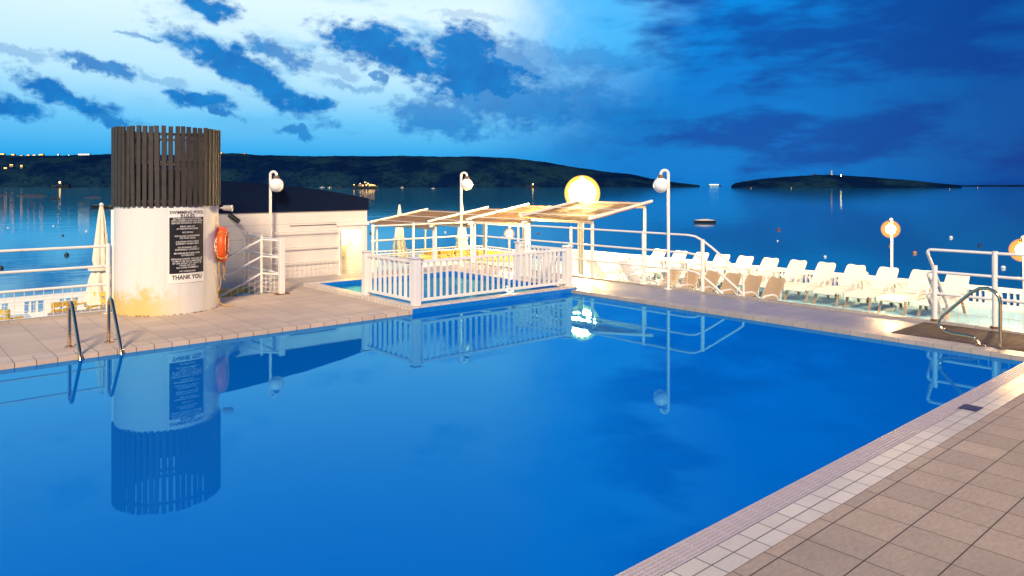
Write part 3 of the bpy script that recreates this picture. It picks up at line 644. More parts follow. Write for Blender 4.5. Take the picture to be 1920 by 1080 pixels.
def lettering(name, lines, mat, par, r, off=.022):
    mb = MB()
    for (txt, z, size, wmax) in lines:
        cu = bpy.data.curves.new('txt', 'FONT'); cu.body = txt; cu.align_x = 'CENTER'; cu.align_y = 'CENTER'; cu.size = size; cu.offset = size * off; cu.resolution_u = 3
        ob = bpy.data.objects.new('txt', cu); S.collection.objects.link(ob)
        dg = bpy.context.evaluated_depsgraph_get(); me = bpy.data.meshes.new_from_object(ob.evaluated_get(dg))
        xs_ = [v.co.x for v in me.vertices]; wd = max(xs_) - min(xs_); k = wmax / wd
        vs = []
        for v in me.vertices:
            an = SC + v.co.x * k / TR; vs.append((r * math.cos(an), r * math.sin(an), z + v.co.y))
        mb.add(vs, [tuple(p.vertices) for p in me.polygons])
        bpy.data.objects.remove(ob); bpy.data.curves.remove(cu); bpy.data.meshes.remove(me)
    return mb.build(name, mat, par)
lettering('heading', [('SWIMMING POOL', 1.622, .070, .54), ('RULES', 1.566, .066, .22)], M['ink'], sg, TR + .0125)
lettering('closing_line', [('THANK YOU', .590, .096, .47)], M['ink'], sg, TR + .0125)
body = [('BATHERS MUST BE SHOWERED', .44), ('WITH WARM WATER AND SOAP', .49), ('BEFORE ENTERING THE POOL', .48), None, ('FIRST AID KIT', .23), ('AT RECEPTION DESK', .34), None, ('NO DIVING', .17), None,
        ('NO GLASS CONTAINERS', .39), ('ON POOL DECK', .25), None, ('CAUTION: POOL DECK', .36), ('SLIPPERY WHEN WET', .36), None, ('NO RUNNING AND', .30), ('DISORDERLY CONDUCT', .38), None,
        ('MAXIMUM BATHER LOAD:', .41), ('55 PERSONS', .20), None, ('PERSONS UNDER THE AGE OF', .49), ('12 MUST BE ACCOMPANIED', .46), ('BY AN ADULT AT LEAST 18', .45), ('YEARS OF AGE.', .26), ('NO LONE SWIMMING', .34), None, ('NO LIFEGUARD', .25)]
zz = 1.522; L_ = []
for e in body + [None]:
    if e is None:
        zz -= .0225; lettering('rule', L_, M['sign_white'], sg, TR + .0135, .006); L_ = []; continue
    L_.append((e[0], zz, .036, e[1])); zz -= .0345

# lifebuoy and its rope on the right flank
LA = PH0 + R(80); lc = TC + Vector((math.cos(LA), math.sin(LA), 0)) * (TR + .075); lc.z = 1.05
lb = thing('lifebuoy', 'orange ring lifebuoy hung edge-on against the side of the tower', 'lifebuoy', lc, LA)
mb = MB(); n, m_ = 40, 12; vs = []
for i in range(n):
    a = 2 * math.pi * i / n
    for j in range(m_):
        bb = 2 * math.pi * j / m_; rr = .235 + .062 * math.cos(bb)
        vs.append((.070 * math.sin(bb), rr * math.cos(a), rr * math.sin(a) * 1.03))
mb.add(vs, [(i * m_ + j, ((i + 1) % n) * m_ + j, ((i + 1) % n) * m_ + (j + 1) % m_, i * m_ + (j + 1) % m_) for i in range(n) for j in range(m_)]).build('ring', M['orange'], lb, True)
for a in (45, 135, 225, 315):
    c0 = Vector((0, .235 * math.cos(R(a)), .242 * math.sin(R(a)))); u = Vector((0, math.cos(R(a)), math.sin(R(a))))
    MB().tube(arc(c0, u, (1, 0, 0), .0715, 0, 360, 16)[:-1], .010, 6, closed=True).build('band', M['rope'], lb, True)
MB().tube([(-.02, .10, -.20), (0, .11, -.36), (.01, .07, -.50), (.02, .05, -.62)], .008, 6).tube([(.02, .02, -.28), (.03, .0, -.44), (.0, .03, -.58)], .008, 6).tube([(.0, -.04, -.28), (.01, -.03, -.42), (.02, .02, -.52), (.0, .05, -.44), (-.01, .02, -.30)], .007, 6).build('rope', M['rope'], lb, True)
q = TC + Vector((math.cos(LA - .05), math.sin(LA - .05), 0)) * (TR + .02)
tag(MB().tube([(q.x, q.y, 1.42), (q.x, q.y, .62), (q.x + .02, q.y - .03, .4), (q.x - .03, q.y, .2), (q.x + .0, q.y - .05, .06), (q.x + .10, q.y - .12, .012), (q.x + .16, q.y - .2, .012)], .010, 8).build('cable', M['rope'], None, True), 'thin brown cable running down the tower behind the lifebuoy to the deck', 'cable')
# small floodlight on the tower rim
q = TC + Vector((math.cos(LA), math.sin(LA), 0)) * (TR + .0)
fl = thing('spotlight', 'small pale spotlight on a bracket at the tower rim above the lifebuoy', 'spotlight', (q.x, q.y, 1.70), RIGHT)
MB().tube([(-.02, 0, -.03), (.10, 0, -.03)], .014, 8).build('bracket', M['rail_paint'], fl); MB().tube([(.09, 0, -.03), (.24, 0, -.035)], [.045, .055], 14).build('lamp_head', M['grey_box'], fl, True)

# ================================================================ pool house
BW = 15.55; BX0, BX1 = 4.95, 8.98
ph = thing('pool_house', 'white boarded pool house with a curved dark roof and lit hatch', 'pool house', (BX0, BW, 0), world=True)
DX0, DX1, DZ1 = 8.30, 8.84, 1.02
MB().box(BX0, BW, -1.5, DX0, BW + 3.2, 1.47).box(DX1, BW, -.7, BX1, BW + 3.2, 1.47).box(DX0, BW, DZ1, DX1, BW + 3.2, 1.47).box(DX0, BW + .55, -.7, DX1, BW + 3.2, DZ1).build('wall', M['cladding'], ph)
prof = [(BX0, 2.17), (5.8, 2.14), (6.5, 2.09), (7.22, 2.02), (7.8, 1.95), (8.28, 1.88), (8.7, 1.80), (BX1 + .03, 1.75)]
n = len(prof); vs = [(x, BW - .03, 1.472) for x, z in prof] + [(x, BW - .03, z) for x, z in prof] + [(x, BW + 3.25, 1.472) for x, z in prof] + [(x, BW + 3.25, z - .1) for x, z in prof]
fs = []
for i in range(n - 1): fs += [(i, i + 1, n + i + 1, n + i), (n + i, n + i + 1, 3 * n + i + 1, 3 * n + i), (2 * n + i, 3 * n + i, 3 * n + i + 1, 2 * n + i + 1), (i, 2 * n + i, 2 * n + i + 1, i + 1)]
fs += [(0, n, 3 * n, 2 * n), (n - 1, 2 * n + n - 1, 4 * n - 1, 2 * n - 1)]
MB().add(vs, fs).build('roof', M['roof_dark'], ph)
MB().box(DX0 - .08, BW - .035, 0, DX0, BW - .002, 1.12).box(DX1, BW - .035, 0, DX1 + .08, BW - .002, 1.12).box(DX0, BW - .035, DZ1, DX1, BW - .002, 1.12).box(DX0 - .12, BW - .06, 1.122, DX1 + .16, BW - .002, 1.20).build('hatch_frame', M['white_paint'], ph)
MB().box(DX0 + .02, BW + .2, DZ1 - .09, DX1 - .02, BW + .45, DZ1 - .01).build('lamp', M['bulkhead'], ph)
MB().box(DX0 + .28, BW + .50, .34, DX0 + .40, BW + .548, .60).build('switch_box', M['grey_box'], ph)
MB().box(7.05, BW - .015, 1.155, 8.17, BW - .001, 1.165).build('cable', M['ink'], ph)
# black spotlight under the roof edge
q = polar(447, 15.1); q = Vector((5.75, BW - .05, 1.39))
fl = thing('spotlight', 'black tubular spotlight angled out below the dark roof edge', 'spotlight', q, RIGHT)
MB().tube([(-.07, .05, .06), (-.02, .02, .02)], .018, 8).build('bracket', M['dark_metal'], fl); MB().tube([(-.04, -.02, .05), (.17, -.05, -.09)], .05, 14).build('lamp_head', M['black'], fl, True)

# ================================================================ railings
def mesh_panel(a, b, z0, z1, px=.115, pz=.1, r=.004):
    mb = MB(); a, b = Vector(a), Vector(b); L = (b - a).length; n = max(2, round(L / px))
    for k in range(n + 1):
        p = a.lerp(b, k / n); mb.tube([(p.x, p.y, p.z + z0), (p.x, p.y, p.z + z1)], r, 4, cap=False)
    m_ = max(2, round((z1 - z0) / pz))
    for j in range(m_ + 1):
        z = z0 + (z1 - z0) * j / m_; mb.tube([a + Vector((0, 0, z)), b + Vector((0, 0, z))], r, 4, cap=False)
    return mb
def railing(name, label, pts, posts, heights, mesh=None, rr=.021, pr=.032, cat='railing', pbase=0, group=None):
    t_ = thing(name, label, cat, (pts[0][0], pts[0][1], 0), world=True, group=group)
    for h in heights: MB().tube([(x, y, h) for x, y in pts], rr, 10).build('rail', M['rail_paint'], t_, True)
    for (x, y) in posts:
        MB().tube([(x, y, pbase), (x, y, heights[0] + .03)], pr, 12).lathe([(.001, heights[0] + .045), (pr, heights[0] + .03)], (x, y, 0), 12).lathe([(pr + .045, pbase + .0), (pr + .045, pbase + .012), (pr, pbase + .014)], (x, y, .03 if abs(x - EU) < .15 else 0), 12).build('post', M['rail_paint'], t_, True)
    if mesh:
        for (a, b) in zip(pts, pts[1:]): mesh_panel((*a, 0), (*b, 0), mesh[0], mesh[1], *mesh[2:]).build('mesh_panel', M['rail_paint'], t_)
    return t_
RW = 13.24
railing('railing', 'white tubular railing with mesh foot left of the tower', [(-4.5, RW), (2.93, RW)], [(-4.5, RW), (-1.9, RW), (.45, RW), (2.93, RW)], (1.08, .76, .47), (.05, .46, .125, .105))
# white downpipe and its yellow-lit twin beside the tower
tag(MB().tube([(3.02, 13.30, 0), (3.02, 13.30, 1.66)], .035, 12).build('downpipe', M['rail_paint'], None, True), 'white upright pipe between the left railing and the tower', 'pipe')
# far railing round the outer edge of the deck
railing('railing', 'white railing along the sea edge from pool house corner to the stairs', [(9.02, 15.42), (11.95, 15.42), (12.03, 15.34), (12.03, 8.62)], [(9.06, 15.42), (10.2, 15.42), (12.0, 15.40), (12.03, 13.57), (12.03, 11.77), (12.03, 9.7)], (1.09, .74, .40), (.06, .39, .13, .11, .003))
railing('railing', 'thin white railing running along the pool house wall', [(6.05, 15.44), (8.22, 15.44)], [(6.08, 15.44), (8.20, 15.44)], (1.04, .70, .36), (.05, .35, .11, .1), rr=.012, pr=.02)
# stairs handrail at the middle (goes down to the loungers)
t_ = thing('stair_handrail', 'white curved stair handrail dropping from the far deck to the lounger terrace', 'handrail', (12.05, 8.5, 0), world=True)
for h in (1.09, .74, .40):
    a = [(12.03, 8.60, h), (12.05, 8.45, h - .02), (12.07, 8.30, h - .09), (12.09, 8.1, h - .22), (12.1, 7.55, h - .60), (12.1, 7.45, h - .68)]
    MB().tube(a, .021, 10).build('rail', M['rail_paint'], t_, True)
MB().tube([(12.07, 8.30, 0), (12.07, 8.30, 1.02)], .036, 12).build('post', M['rail_paint'], t_, True)
MB().tube([(12.1, 7.45, .41), (12.1, 7.44, .1), (12.12, 7.44, TZ)], .021, 10).build('end_post', M['rail_paint'], t_, True)
struct(MB().box(EU + .002, 7.2, TZ, EU + .30, 8.6, -.17).box(EU + .30, 7.2, TZ, EU + .60, 8.6, -.34).box(EU + .60, 7.2, TZ, EU + .90, 8.6, -.51).build('steps', M['terrace']))
# right-hand railing with bent end
rg = thing('railing', 'white railing with rounded bent end beside the chrome handrail at right', 'railing', (12.05, 4.3, 0), world=True)
for h, e in ((1.09, .16), (.76, .12), (.44, .10)):
    pts = [(12.04, -4, h), (12.04, 4.25, h)] + [tuple(v) for v in arc((12.04, 4.25, h - .05), (0, 0, 1), (0, 1, 0), .05, 0, 90, 5)] + [(12.10, 4.30, h - .12), (12.45, 4.30, h - .50), (12.85, 4.30, h - .95 if h > .5 else h - .9)]
    MB().tube(pts, .022, 10).build('rail', M['rail_paint'], rg, True)
for y in (4.20, 3.42, 1.5, -.5): MB().tube([(12.04, y, 0), (12.04, y, 1.12 if y < 4 else .86)], .036, 12).build('post', M['rail_paint'], rg, True); MB().lathe([(.06, .03), (.06, .055), (.037, .06)], (12.04, y, 0), 12).build('post_foot', M['rust'], rg)
mesh_panel((12.04, 4.25, 0), (12.04, -4, 0), .06, .43, .125, .11, .004).build('mesh_panel', M['rail_paint'], rg)
# stair railing by the tower
sr = thing('stair_railing', 'white railing and sloping handrails round the stairwell beside the tower', 'railing', (5.9, 13.4, 0), world=True)
for h in (1.02, .70, .38):
    MB().tube([(5.92, 13.42, h), (5.97, 15.45, h)], .020, 10).build('rail', M['rail_paint'], sr, True)
    MB().tube([(5.92, 13.42, h - .015), (5.68, 13.78, h - .0), (4.3, 13.78, h - .64)], .020, 10).build('handrail', M['rail_paint'], sr, True)
MB().box(5.87, 13.37, 0, 5.97, 13.47, 1.06).build('post', M['rail_paint'], sr, bevel=.008)
for x, y in ((5.68, 13.78), (5.97, 14.5), (5.97, 15.40)): MB().tube([(x, y, 0), (x, y, 1.08)], .024, 10).build('post', M['rail_paint'], sr, True)
mesh_panel((5.93, 13.5, 0), (5.97, 15.42, 0), .04, .37, .085, .075, .004).build('mesh_panel', M['rail_paint'], sr)
mesh_panel((5.90, 13.5, 0), (5.68, 13.78, 0), .04, .37, .085, .075, .004).build('mesh_panel', M['rail_paint'], sr)
mb = MB()
for k in range(13):
    x = 5.66 - k * .11; d = (5.68 - x) / 1.38 * .64; mb.tube([(x, 13.78, .04 - d), (x, 13.78, .37 - d)], .004, 4, cap=False)
for j in range(4): mb.tube([(5.66, 13.78, .04 + j * .11), (4.3, 13.78, .04 + j * .11 - .64)], .004, 4, cap=False)
mb.build('mesh_panel', M['rail_paint'], sr)
MB().box(5.80, 13.33, .004, 6.05, 13.52, .014).build('base_plate', M['rust'], sr)
# stair steps, and a panel with yellow lamplight painted into its colour
mb = MB()
for k in range(6): mb.box(5.88 - .28 * (k + 1), 13.72, -1.5, 5.88 - .28 * k, 15.5, -.13 * (k + 1))
struct(mb.build('stairs', M['terrace']))
tag(MB().box(5.02, 14.9, -.78, 5.84, 14.96, -.02).box(4.6, 14.9, -1.2, 5.02, 14.96, -.2).build('stairwell_panel', M['yellow_paint']), 'yellow painted panel in the stairwell beyond the sloping handrails', 'panel')

# ================================================================ picket fence round the plunge pool
pf = thing('picket_fence', 'white picket fence standing round the raised plunge pool', 'fence', (6.91, 10.32, .06), world=True)
FP = [(6.87, 11.92), (6.87, 10.31), (10.44, 10.31), (10.44, 11.75)]
for x, y in FP:
    MB().box(x - .065, y - .065, .06, x + .065, y + .065, .84).build('post', M['white_paint'], pf, bevel=.008)
    MB().box(x - .085, y - .085, .841, x + .085, y + .085, .862).build('post_cap', M['white_paint'], pf, bevel=.006)
for (a, b, nb) in ((FP[0], FP[1], 9), (FP[1], FP[2], 27), (FP[2], FP[3], 11)):
    a, b = Vector((*a, 0)), Vector((*b, 0)); d = (b - a).normalized(); a2, b2 = a + d * .066, b - d * .066
    for z, hh in ((.785, .05), (.145, .045)): MB().bar(a2 + Vector((0, 0, z)), b2 + Vector((0, 0, z)), .05, hh).build('rail', M['white_paint'], pf, bevel=.005)
    for k in range(nb):
        p = a2.lerp(b2, (k + .5) / nb); w = .024
        MB().bar(p + Vector((0, 0, .169)), p + Vector((0, 0, .759)), .052 if abs(d.x) > .5 else .02, .02 if abs(d.x) > .5 else .052).build('picket', M['white_paint'], pf)

# ================================================================ chrome pool ladder and handrail
ld = thing('pool_ladder', 'pair of bent chrome ladder rails at the left pool edge', 'ladder', (2.1, 10.75, 0), world=True)
for x in (1.95, 2.40):
    pts = [(x, 10.80, 0), (x, 10.80, .46)] + [tuple(v) for v in arc((x, 10.70, .48), (0, 1, 0), (0, 0, 1), .10, 0, 150, 8)] + [(x, 10.50, .40), (x, 10.22, .06), (x, 10.12, -.10), (x, 10.08, -.25), (x, 10.08, -.9)]
    MB().tube(pts, .0215, 14).build('handrail', M['chrome'], ld, True)
    MB().lathe([(.06, .004), (.06, .014), (.022, .026)], (x, 10.80, 0), 16).build('flange', M['chrome'], ld, True)
for z in (-.35, -.6, -.85): MB().box(1.95, 10.04, z, 2.40, 10.12, z + .02).build('tread', M['chrome'], ld)
hx = 10.74
hr = thing('pool_handrail', 'looped chrome grab rail beside the brown footbath at right', 'handrail', (hx, 3.0, 0), world=True)
pts = [(hx, 2.99, 0), (hx, 2.99, .56), (hx, 3.0, .64), (hx, 3.05, .71), (hx, 3.13, .745), (hx, 3.22, .735), (hx, 3.32, .67), (hx, 3.6, .385), (hx, 3.67, .31), (hx, 3.70, .24), (hx, 3.68, .17), (hx, 3.62, .125), (hx, 3.52, .105), (hx, 3.40, .105), (hx, 3.31, .10), (hx, 3.25, .07), (hx, 3.215, 0)]
MB().tube(pts, .0215, 14).build('tube', M['chrome'], hr, True)
for y in (2.99, 3.215): MB().lathe([(.06, .007), (.06, .016), (.022, .028)], (hx, y, 0), 16).build('flange', M['chrome'], hr, True)

# ================================================================ lamps
def lamp_post(label, loc, rz, z_globe, gr=.15, mat='globe_off', base=0, name='lamp_post', group='globe lamps on white gooseneck posts', arm=.17):
    t_ = thing(name, label, 'lamp', (*loc, base), rz, group)
    zg = z_globe - base; top = zg + gr + .07
    pts = [(0, 0, 0), (0, 0, top)] + [tuple(v) for v in arc((arm / 2, 0, top), (-1, 0, 0), (0, 0, 1), arm / 2, 0, 180, 10)] + [(arm, 0, zg + gr + .05)]
    MB().tube(pts, .030, 12).build('pole', M['rail_paint'], t_, True)
    MB().lathe([(.055, zg + gr - .02), (.065, zg + gr + .01), (.045, zg + gr + .055), (.001, zg + gr + .06)], (arm, 0, 0), 16).build('fitting', M['brass'], t_, True)
    if mat == 'globe_off': MB().ball((arm, 0, zg), gr, 16).build('globe', M[mat], t_, True)
    else:
        gl_ = MB().ball((arm, 0, zg), gr * 1.45, 16).build('globe', M['glass_flood' if mat == 'flood' else 'glass'], t_, True)  # added sphere imitating the lamp's halo, wider than its real globe
        MB().ball((arm, 0, zg), gr * (1.08 if mat == 'flood' else .72), 16).build('bulb', M[mat], gl_, True)  # flood bulb enlarged to imitate its glare
    MB().lathe([(.09, 0), (.09, .015), (.03, .02)], n=16).build('base_plate', M['rail_paint'], t_, True)
    return t_
lamp_post('unlit white globe lamp on gooseneck post before the pool house wall', (6.50, 15.30), RIGHT, 2.06, .15, arm=.13)
lamp_post('unlit white globe lamp on gooseneck post in front of the reed roofs', (11.55, 15.25), RIGHT, 2.08, .155, arm=.15)
lamp_post('unlit white globe lamp on gooseneck post where the far stairs begin', (12.0, 9.05), RIGHT + math.pi, 2.06, .15, arm=.15)
q = Vector((15.62, 14.82, 0))
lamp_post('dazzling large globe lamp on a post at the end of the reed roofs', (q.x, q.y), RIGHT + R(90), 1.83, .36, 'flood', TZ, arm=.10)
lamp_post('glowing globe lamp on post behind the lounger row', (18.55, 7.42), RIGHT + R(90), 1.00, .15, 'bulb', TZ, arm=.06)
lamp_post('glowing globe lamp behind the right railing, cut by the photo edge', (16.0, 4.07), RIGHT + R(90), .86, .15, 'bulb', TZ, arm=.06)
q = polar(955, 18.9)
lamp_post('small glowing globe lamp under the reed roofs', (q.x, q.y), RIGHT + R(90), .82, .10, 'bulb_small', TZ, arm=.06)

# ================================================================ loungers
lg = thing('sun_lounger', 'x', 'sun lounger', (0, 0, 0), 0, 'white sun loungers on the lower terrace')
def sheet(prof, hw, th, name, mat, par, crown=0):
    # prof: (x, z, halfwidth factor)
    m_ = 9; vs = []
    for side in (0, 1):
        for i, (x, z, wf) in enumerate(prof):
            a_, b_ = prof[max(0, i - 1)], prof[min(len(prof) - 1, i + 1)]; d = Vector((b_[0] - a_[0], 0, b_[1] - a_[1])).normalized(); nn = Vector((-d.z, 0, d.x))
            for j in range(m_):
                y = (-1 + 2 * j / (m_ - 1)); sag = -crown * (1 - y * y)
                p = Vector((x, y * hw * wf, z)) + nn * (sag - side * th); vs.append(p)
    n = len(prof); o_ = n * m_; fs = []
    for i in range(n - 1):
        for j in range(m_ - 1):
            q = (i * m_ + j, i * m_ + j + 1, (i + 1) * m_ + j + 1, (i + 1) * m_ + j); fs += [q, tuple(k + o_ for k in q[::-1])]
        for j in (0, m_ - 1): fs.append((i * m_ + j, (i + 1) * m_ + j, (i + 1) * m_ + j + o_, i * m_ + j + o_))
    for i in (0, n - 1):
        for j in range(m_ - 1): fs.append((i * m_ + j, i * m_ + j + 1, i * m_ + j + 1 + o_, i * m_ + j + o_))
    return MB().add(vs, fs).build(name, mat, par, True)
sheet([(-1.25, .27, .93), (-1.22, .32, .98), (-1.12, .345, 1), (-.6, .352, 1), (-.25, .345, 1), (.0, .325, 1)], .26, .028, 'seat', M['slatted_plastic'], lg, .012)
sheet([(.01, .335, .93), (.12, .455, .95), (.25, .60, .95), (.36, .735, .93), (.405, .79, .90), (.43, .815, .80), (.445, .822, .5)], .245, .026, 'backrest', M['slatted_plastic'], lg, .02)
for s in (-1, 1):
    MB().tube([(-.62, s * .295, .35), (-.55, s * .305, .50), (-.45, s * .31, .545), (-.15, s * .31, .545), (-.02, s * .305, .50), (.08, s * .29, .40)], [.016, .02, .022, .022, .02, .016], 8).build('armrest', M['plastic'], lg, True)
    MB().bar((-1.02, s * .24, .33), (-1.17, s * .27, 0), .05, .028).build('leg', M['lounger_leg'], lg, bevel=.005)
    MB().bar((-.18, s * .24, .32), (-.06, s * .27, 0), .05, .028).build('leg', M['lounger_leg'], lg, bevel=.005)
    MB().bar((-1.15, s * .262, .30), (0, s * .262, .30), .022, .045).build('side_frame', M['plastic'], lg)
for s in (-1, 1): MB().bar((.30, .2 * s, .62), (.16, .2 * s, .02), .02, .03).build('prop', M['plastic'], lg)
def lng(Ub, x, k=None, U=None):
    t = (x - 960) / FPX; return U * (FY - FX * t) / (FX + FY * t)
FARX = [1798, 1729, 1666, 1606, 1551, 1497, 1446, 1400, 1356, 1317, 1277, 1238]
UB = 18.05
first = True
for i, x in enumerate(FARX):
    w = lng(0, x, U=UB); loc = (UB - .42, w, TZ); lab = f'white reclined sun lounger, {ORD[i]} from the right in the row along the parapet'
    rz = R(random.uniform(-3, 3))
    if first: lg.location = loc; lg.rotation_euler[2] = rz; lg['label'] = lab; first = False
    else: dup(lg, loc, rz, lab)
near_row_tan = {}
for ch in lg.children:
    if ch.name.startswith(('backrest', 'seat')):
        near_row_tan[ch.name.split('.')[0]] = ch.data.copy(); near_row_tan[ch.name.split('.')[0]].materials[0] = M['sling']
NX = [1457, 1416, 1378, 1339, 1301, 1267]
for i, x in enumerate(NX):
    w = lng(0, x, U=14.2); o = dup(lg, (13.78, w, TZ), R(random.uniform(-4, 4)), f'raised lounger back, {ORD[i]} from right in the near row below the deck edge'); o.scale = (1, .80, 1.02)
    for ch in o.children:
        if ch.name.startswith(('backrest', 'seat')):
            ch.data = near_row_tan[ch.name.split('.')[0]]
for i, (u, w) in enumerate(((14.6, 12.0), (14.4, 12.9))):
    o = dup(lg, (u, w, TZ), R(95 + 8 * i), ['sun lounger turned sideways left of the near row, close to the big lamp', 'sun lounger turned sideways beside the foot of the big lamp'][i])
# low tables
def low_table(label, u, w, s=1):
    t_ = thing('side_table', label, 'table', (u, w, TZ), R(8), 'low white tables on the terrace')
    MB().prism([(.30 * s * math.cos(a * math.pi / 12), .30 * s * math.sin(a * math.pi / 12)) for a in range(24)], .40, .425).build('table_top', M['plastic'], t_)
    for a in (45, 135, 225, 315): MB().tube([(.2 * s * math.cos(R(a)), .2 * s * math.sin(R(a)), .40), (.26 * s * math.cos(R(a)), .26 * s * math.sin(R(a)), 0)], .018, 8).build('leg', M['plastic'], t_)
low_table('low white table under the dazzling lamp', 13.7, 13.4); low_table('low white table between the sideways loungers and parapet', 16.3, 12.6)

# left terrace: chairs with yellow light of an unseen lamp painted into their colour
def chair(label, u, w, rz):
    t_ = thing('terrace_chair', label, 'chair', (u, w, TZ), rz, 'wooden chairs on the left terrace')
    MB().box(-.23, -.23, .40, .23, .23, .44).build('seat', M['yellow_paint'], t_, bevel=.01)
    MB().box(.20, -.23, .60, .235, .23, .68).box(.20, -.23, .72, .235, .23, .80).build('backrest', M['yellow_paint'], t_)
    for x, y, h in ((-.20, -.20, .40), (-.20, .20, .40), (.215, -.20, .82), (.215, .20, .82)): MB().box(x - .018, y - .018, 0, x + .018, y + .018, h).build('leg', M['yellow_paint'], t_)
    for s in (-1, 1): MB().box(-.23, s * .24 - .02, .58, .2, s * .24 + .02, .61).build('armrest', M['yellow_paint'], t_)
chair('yellow wooden chair beyond the left railing near the photo edge', 1.79, 14.0, R(200)); chair('yellow wooden chair beyond the railing right of the first ladder rail', 2.60, 14.05, R(120)); chair('yellow wooden chair beyond the railing between the ladder rails', 3.0, 15.0, R(30))
t_ = thing('side_table', 'pale oblong table beyond the left railing behind the ladder', 'table', (1.7, 15.2, TZ), 0, 'low white tables on the terrace')
MB().box(-.45, -.3, .44, .45, .3, .47).build('table_top', M['plastic'], t_)
for x in (-.4, .4):
    for y in (-.25, .25): MB().box(x - .02, y - .02, 0, x + .02, y + .02, .44).build('leg', M['plastic'], t_)

# ================================================================ parasols, closed
def parasol(label, loc, z0, ztop, r, mat='canvas', cb=.5, pinch=.30):
    t_ = thing('parasol', label, 'parasol', (*loc, z0), random.uniform(0, 2), 'closed cream parasols')
    Hh = ztop - z0
    MB().tube([(0, 0, 0), (0, 0, Hh)], .022, 10).build('pole', M['rail_paint'], t_, True)
    n, m_ = 48, 22; vs = []
    for j in range(m_ + 1):
        f = j / m_; z = Hh - .03 - f * (Hh - cb)
        rad = r * (.10 + .62 * f ** .8 + .28 * f ** 3) * (1 - pinch * math.exp(-((f - .62) / .05) ** 2))
        for i in range(n):
            a = 2 * math.pi * i / n; fold = .70 + .30 * abs(math.cos(4 * a + .9 * math.sin(f * 3)))
            vs.append((rad * fold * math.cos(a + .35 * f), rad * fold * math.sin(a + .35 * f), z + (.06 * math.cos(8 * a) if j == m_ else 0)))
    fs = [(j * n + i, j * n + (i + 1) % n, (j + 1) * n + (i + 1) % n, (j + 1) * n + i) for j in range(m_) for i in range(n)]
    MB().add(vs, fs).build('canopy', M[mat], t_, True)
    MB().lathe([(r * .7, Hh - .62 * (Hh - cb) - .07), (r * .71, Hh - .62 * (Hh - cb) + .0)], n=24).build('tie_strap', M['canvas'], t_, True)
    MB().ball((0, 0, Hh), .035, 8).build('finial', M['rail_paint'], t_, True)
    MB().box(-.25, -.25, 0, .25, .25, .06).build('foot', M['grey_box'], t_, bevel=.01)
q = polar(190, 13.7); parasol('closed cream parasol standing left of the slatted tower', (q.x, q.y), TZ, 1.70, .31, cb=.55)
q = polar(749, 27); parasol('closed yellowish parasol behind the left end of the reed roofs', (q.x, q.y), TZ, 1.33, .36, cb=.1, pinch=.08)
q = polar(866, 27); parasol('closed cream parasol behind the middle gooseneck lamp', (q.x, q.y), TZ, 1.40, .33, cb=.1, pinch=.08)
q = polar(1619, 19.2); parasol('short closed cream parasol poking up behind the parapet loungers', (q.x, q.y), TZ, -.05, .16, cb=.4)

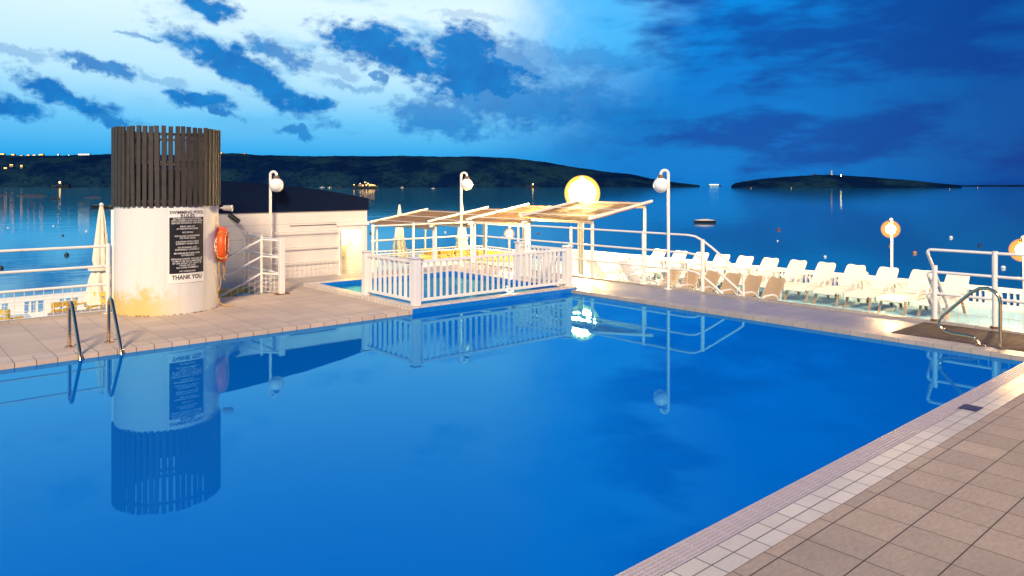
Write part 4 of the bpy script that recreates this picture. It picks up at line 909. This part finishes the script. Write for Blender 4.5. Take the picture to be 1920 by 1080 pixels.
# ================================================================ pergolas with reed roofs
PAN = [(21.9, 18.35, 1.16, 'leftmost reed roofed white pergola beside the closed yellowish parasol'), (18.5, 16.45, 1.30, 'second reed roofed white pergola from the left, behind the gooseneck lamp'),
       (16.6, 14.15, 1.43, 'third reed roofed white pergola from the left, over the small lamp'), (14.3, 11.85, 1.60, 'rightmost reed roofed white pergola lit by the dazzling lamp')]
for (w1, w0, zh, lab) in PAN:
    t_ = thing('pergola', lab, 'pergola', (13.9, (w0 + w1) / 2, TZ), group='reed roofed pergolas in a row', world=True)
    u0, u1 = 12.85, 15.0; zl = zh - .36
    def zr(u): return zl + (zh - zl) * (u - u0) / (u1 - u0)
    mb = MB(); nu, nw = 10, 30; vs = []
    for s in (0, .025):
        for i in range(nu + 1):
            for j in range(nw + 1):
                u = u0 + (u1 - u0) * i / nu; w = w0 + (w1 - w0) * j / nw
                if i == 0: u -= .10 + .05 * noise.noise(Vector((w * 9, 0, zh)))
                vs.append((u, w, zr(u) + s - .035 * math.sin(math.pi * (j / nw * 3 % 1)) * math.sin(math.pi * i / nu) + .008 * noise.noise(Vector((u * 5, w * 5, 1)))))
    o_ = (nu + 1) * (nw + 1); fs = []
    for i in range(nu):
        for j in range(nw):
            q = (i * (nw + 1) + j, (i + 1) * (nw + 1) + j, (i + 1) * (nw + 1) + j + 1, i * (nw + 1) + j + 1); fs += [q[::-1], tuple(k + o_ for k in q)]
    rim = [j for j in range(nw + 1)] + [i * (nw + 1) + nw for i in range(1, nu + 1)] + [nu * (nw + 1) + j for j in range(nw - 1, -1, -1)] + [i * (nw + 1) for i in range(nu - 1, 0, -1)]
    fs += [(rim[k], rim[(k + 1) % len(rim)], rim[(k + 1) % len(rim)] + o_, rim[k] + o_) for k in range(len(rim))]
    mb.add(vs, fs).build('reed_roof', M['reed'], t_)
    for w in (w0 + .03, w1 - .03): MB().bar((u0 - .12, w, zr(u0 - .12) + .05), (u1 + .08, w, zr(u1 + .08) + .05), .05, .055).build('beam', M['rail_paint'], t_)
    for f in (.12, .5, .88): u = u0 + (u1 - u0) * f; MB().bar((u, w0 + .06, zr(u) + .045), (u, w1 - .06, zr(u) + .045), .022, .018).build('batten', M['rail_paint'], t_)
    for u in (u0 + .1, u1 - .1): MB().bar((u, w0 + .1, zr(u) - .08), (u, w1 - .1, zr(u) - .08), .045, .06).build('crossbeam', M['rail_paint'], t_)
    for u in (u0 + .1, u1 - .1):
        for w in (w0 + .12, w1 - .12): MB().bar((u, w, TZ), (u, w, zr(u) - .112), .055, .055).build('post', M['rail_paint'], t_)
        
# curved mesh fence at the end of the terrace and a bench with yellow lamplight put into its cushion colour
FPT = [un(x, y, -.16) for x, y in ((640, 474), (690, 472.5), (770, 468.5), (830, 464.5), (860, 462), (885, 461), (905, 461.5), (930, 464), (965, 469), (1010, 471))]
mf = thing('mesh_fence', 'curved white square-mesh fence at the far end of the terrace', 'fence', (FPT[4].x, FPT[4].y, TZ), world=True)
MB().tube([(p.x, p.y, -.16) for p in FPT], .022, 10).build('top_rail', M['rail_paint'], mf, True)
mb = MB()
for a, b in zip(FPT, FPT[1:]):
    m2 = mesh_panel((a.x, a.y, 0), (b.x, b.y, 0), TZ + .02, -.16, .15, .16, .009); mb.add(m2.v, m2.f)
mb.build('mesh', M['rail_paint'], mf)
for p in FPT: MB().tube([(p.x, p.y, TZ), (p.x, p.y, -.14)], .025, 8).build('post', M['rail_paint'], mf, True)
a, b = un(790, 483, -.25), un(966, 477, -.25); a = polar(790, 24.2); b = polar(968, 23.4)
bn = thing('bench', 'long yellow cushioned bench before the curved mesh fence', 'bench', (a.x, a.y, TZ), world=True)
d = (b - a); Lb = d.length; d.normalize(); nn = Vector((-d.y, d.x, 0)) * (1 if Vector((-d.y, d.x, 0)).dot(Vector((FX, FY, 0))) > 0 else -1)
MB().bar(a + Vector((0, 0, TZ + .17)), b + Vector((0, 0, TZ + .17)), .6, .34).build('base', M['white_paint'], bn)
for k in range(6):
    p0, p1 = a.lerp(b, (k + .02) / 6), a.lerp(b, (k + .98) / 6)
    MB().bar(p0 + nn * .26 + Vector((0, 0, TZ + .43)), p1 + nn * .26 + Vector((0, 0, TZ + .43)), .16, .40).build('back_cushion', M['yellow_paint'], bn, bevel=.05)
    MB().bar(p0 - nn * .08 + Vector((0, 0, TZ + .42)), p1 - nn * .08 + Vector((0, 0, TZ + .42)), .48, .14).build('seat_cushion', M['yellow_paint'], bn, bevel=.04)
for o in bpy.data.objects:
    if '_w' in o: del o['_w']
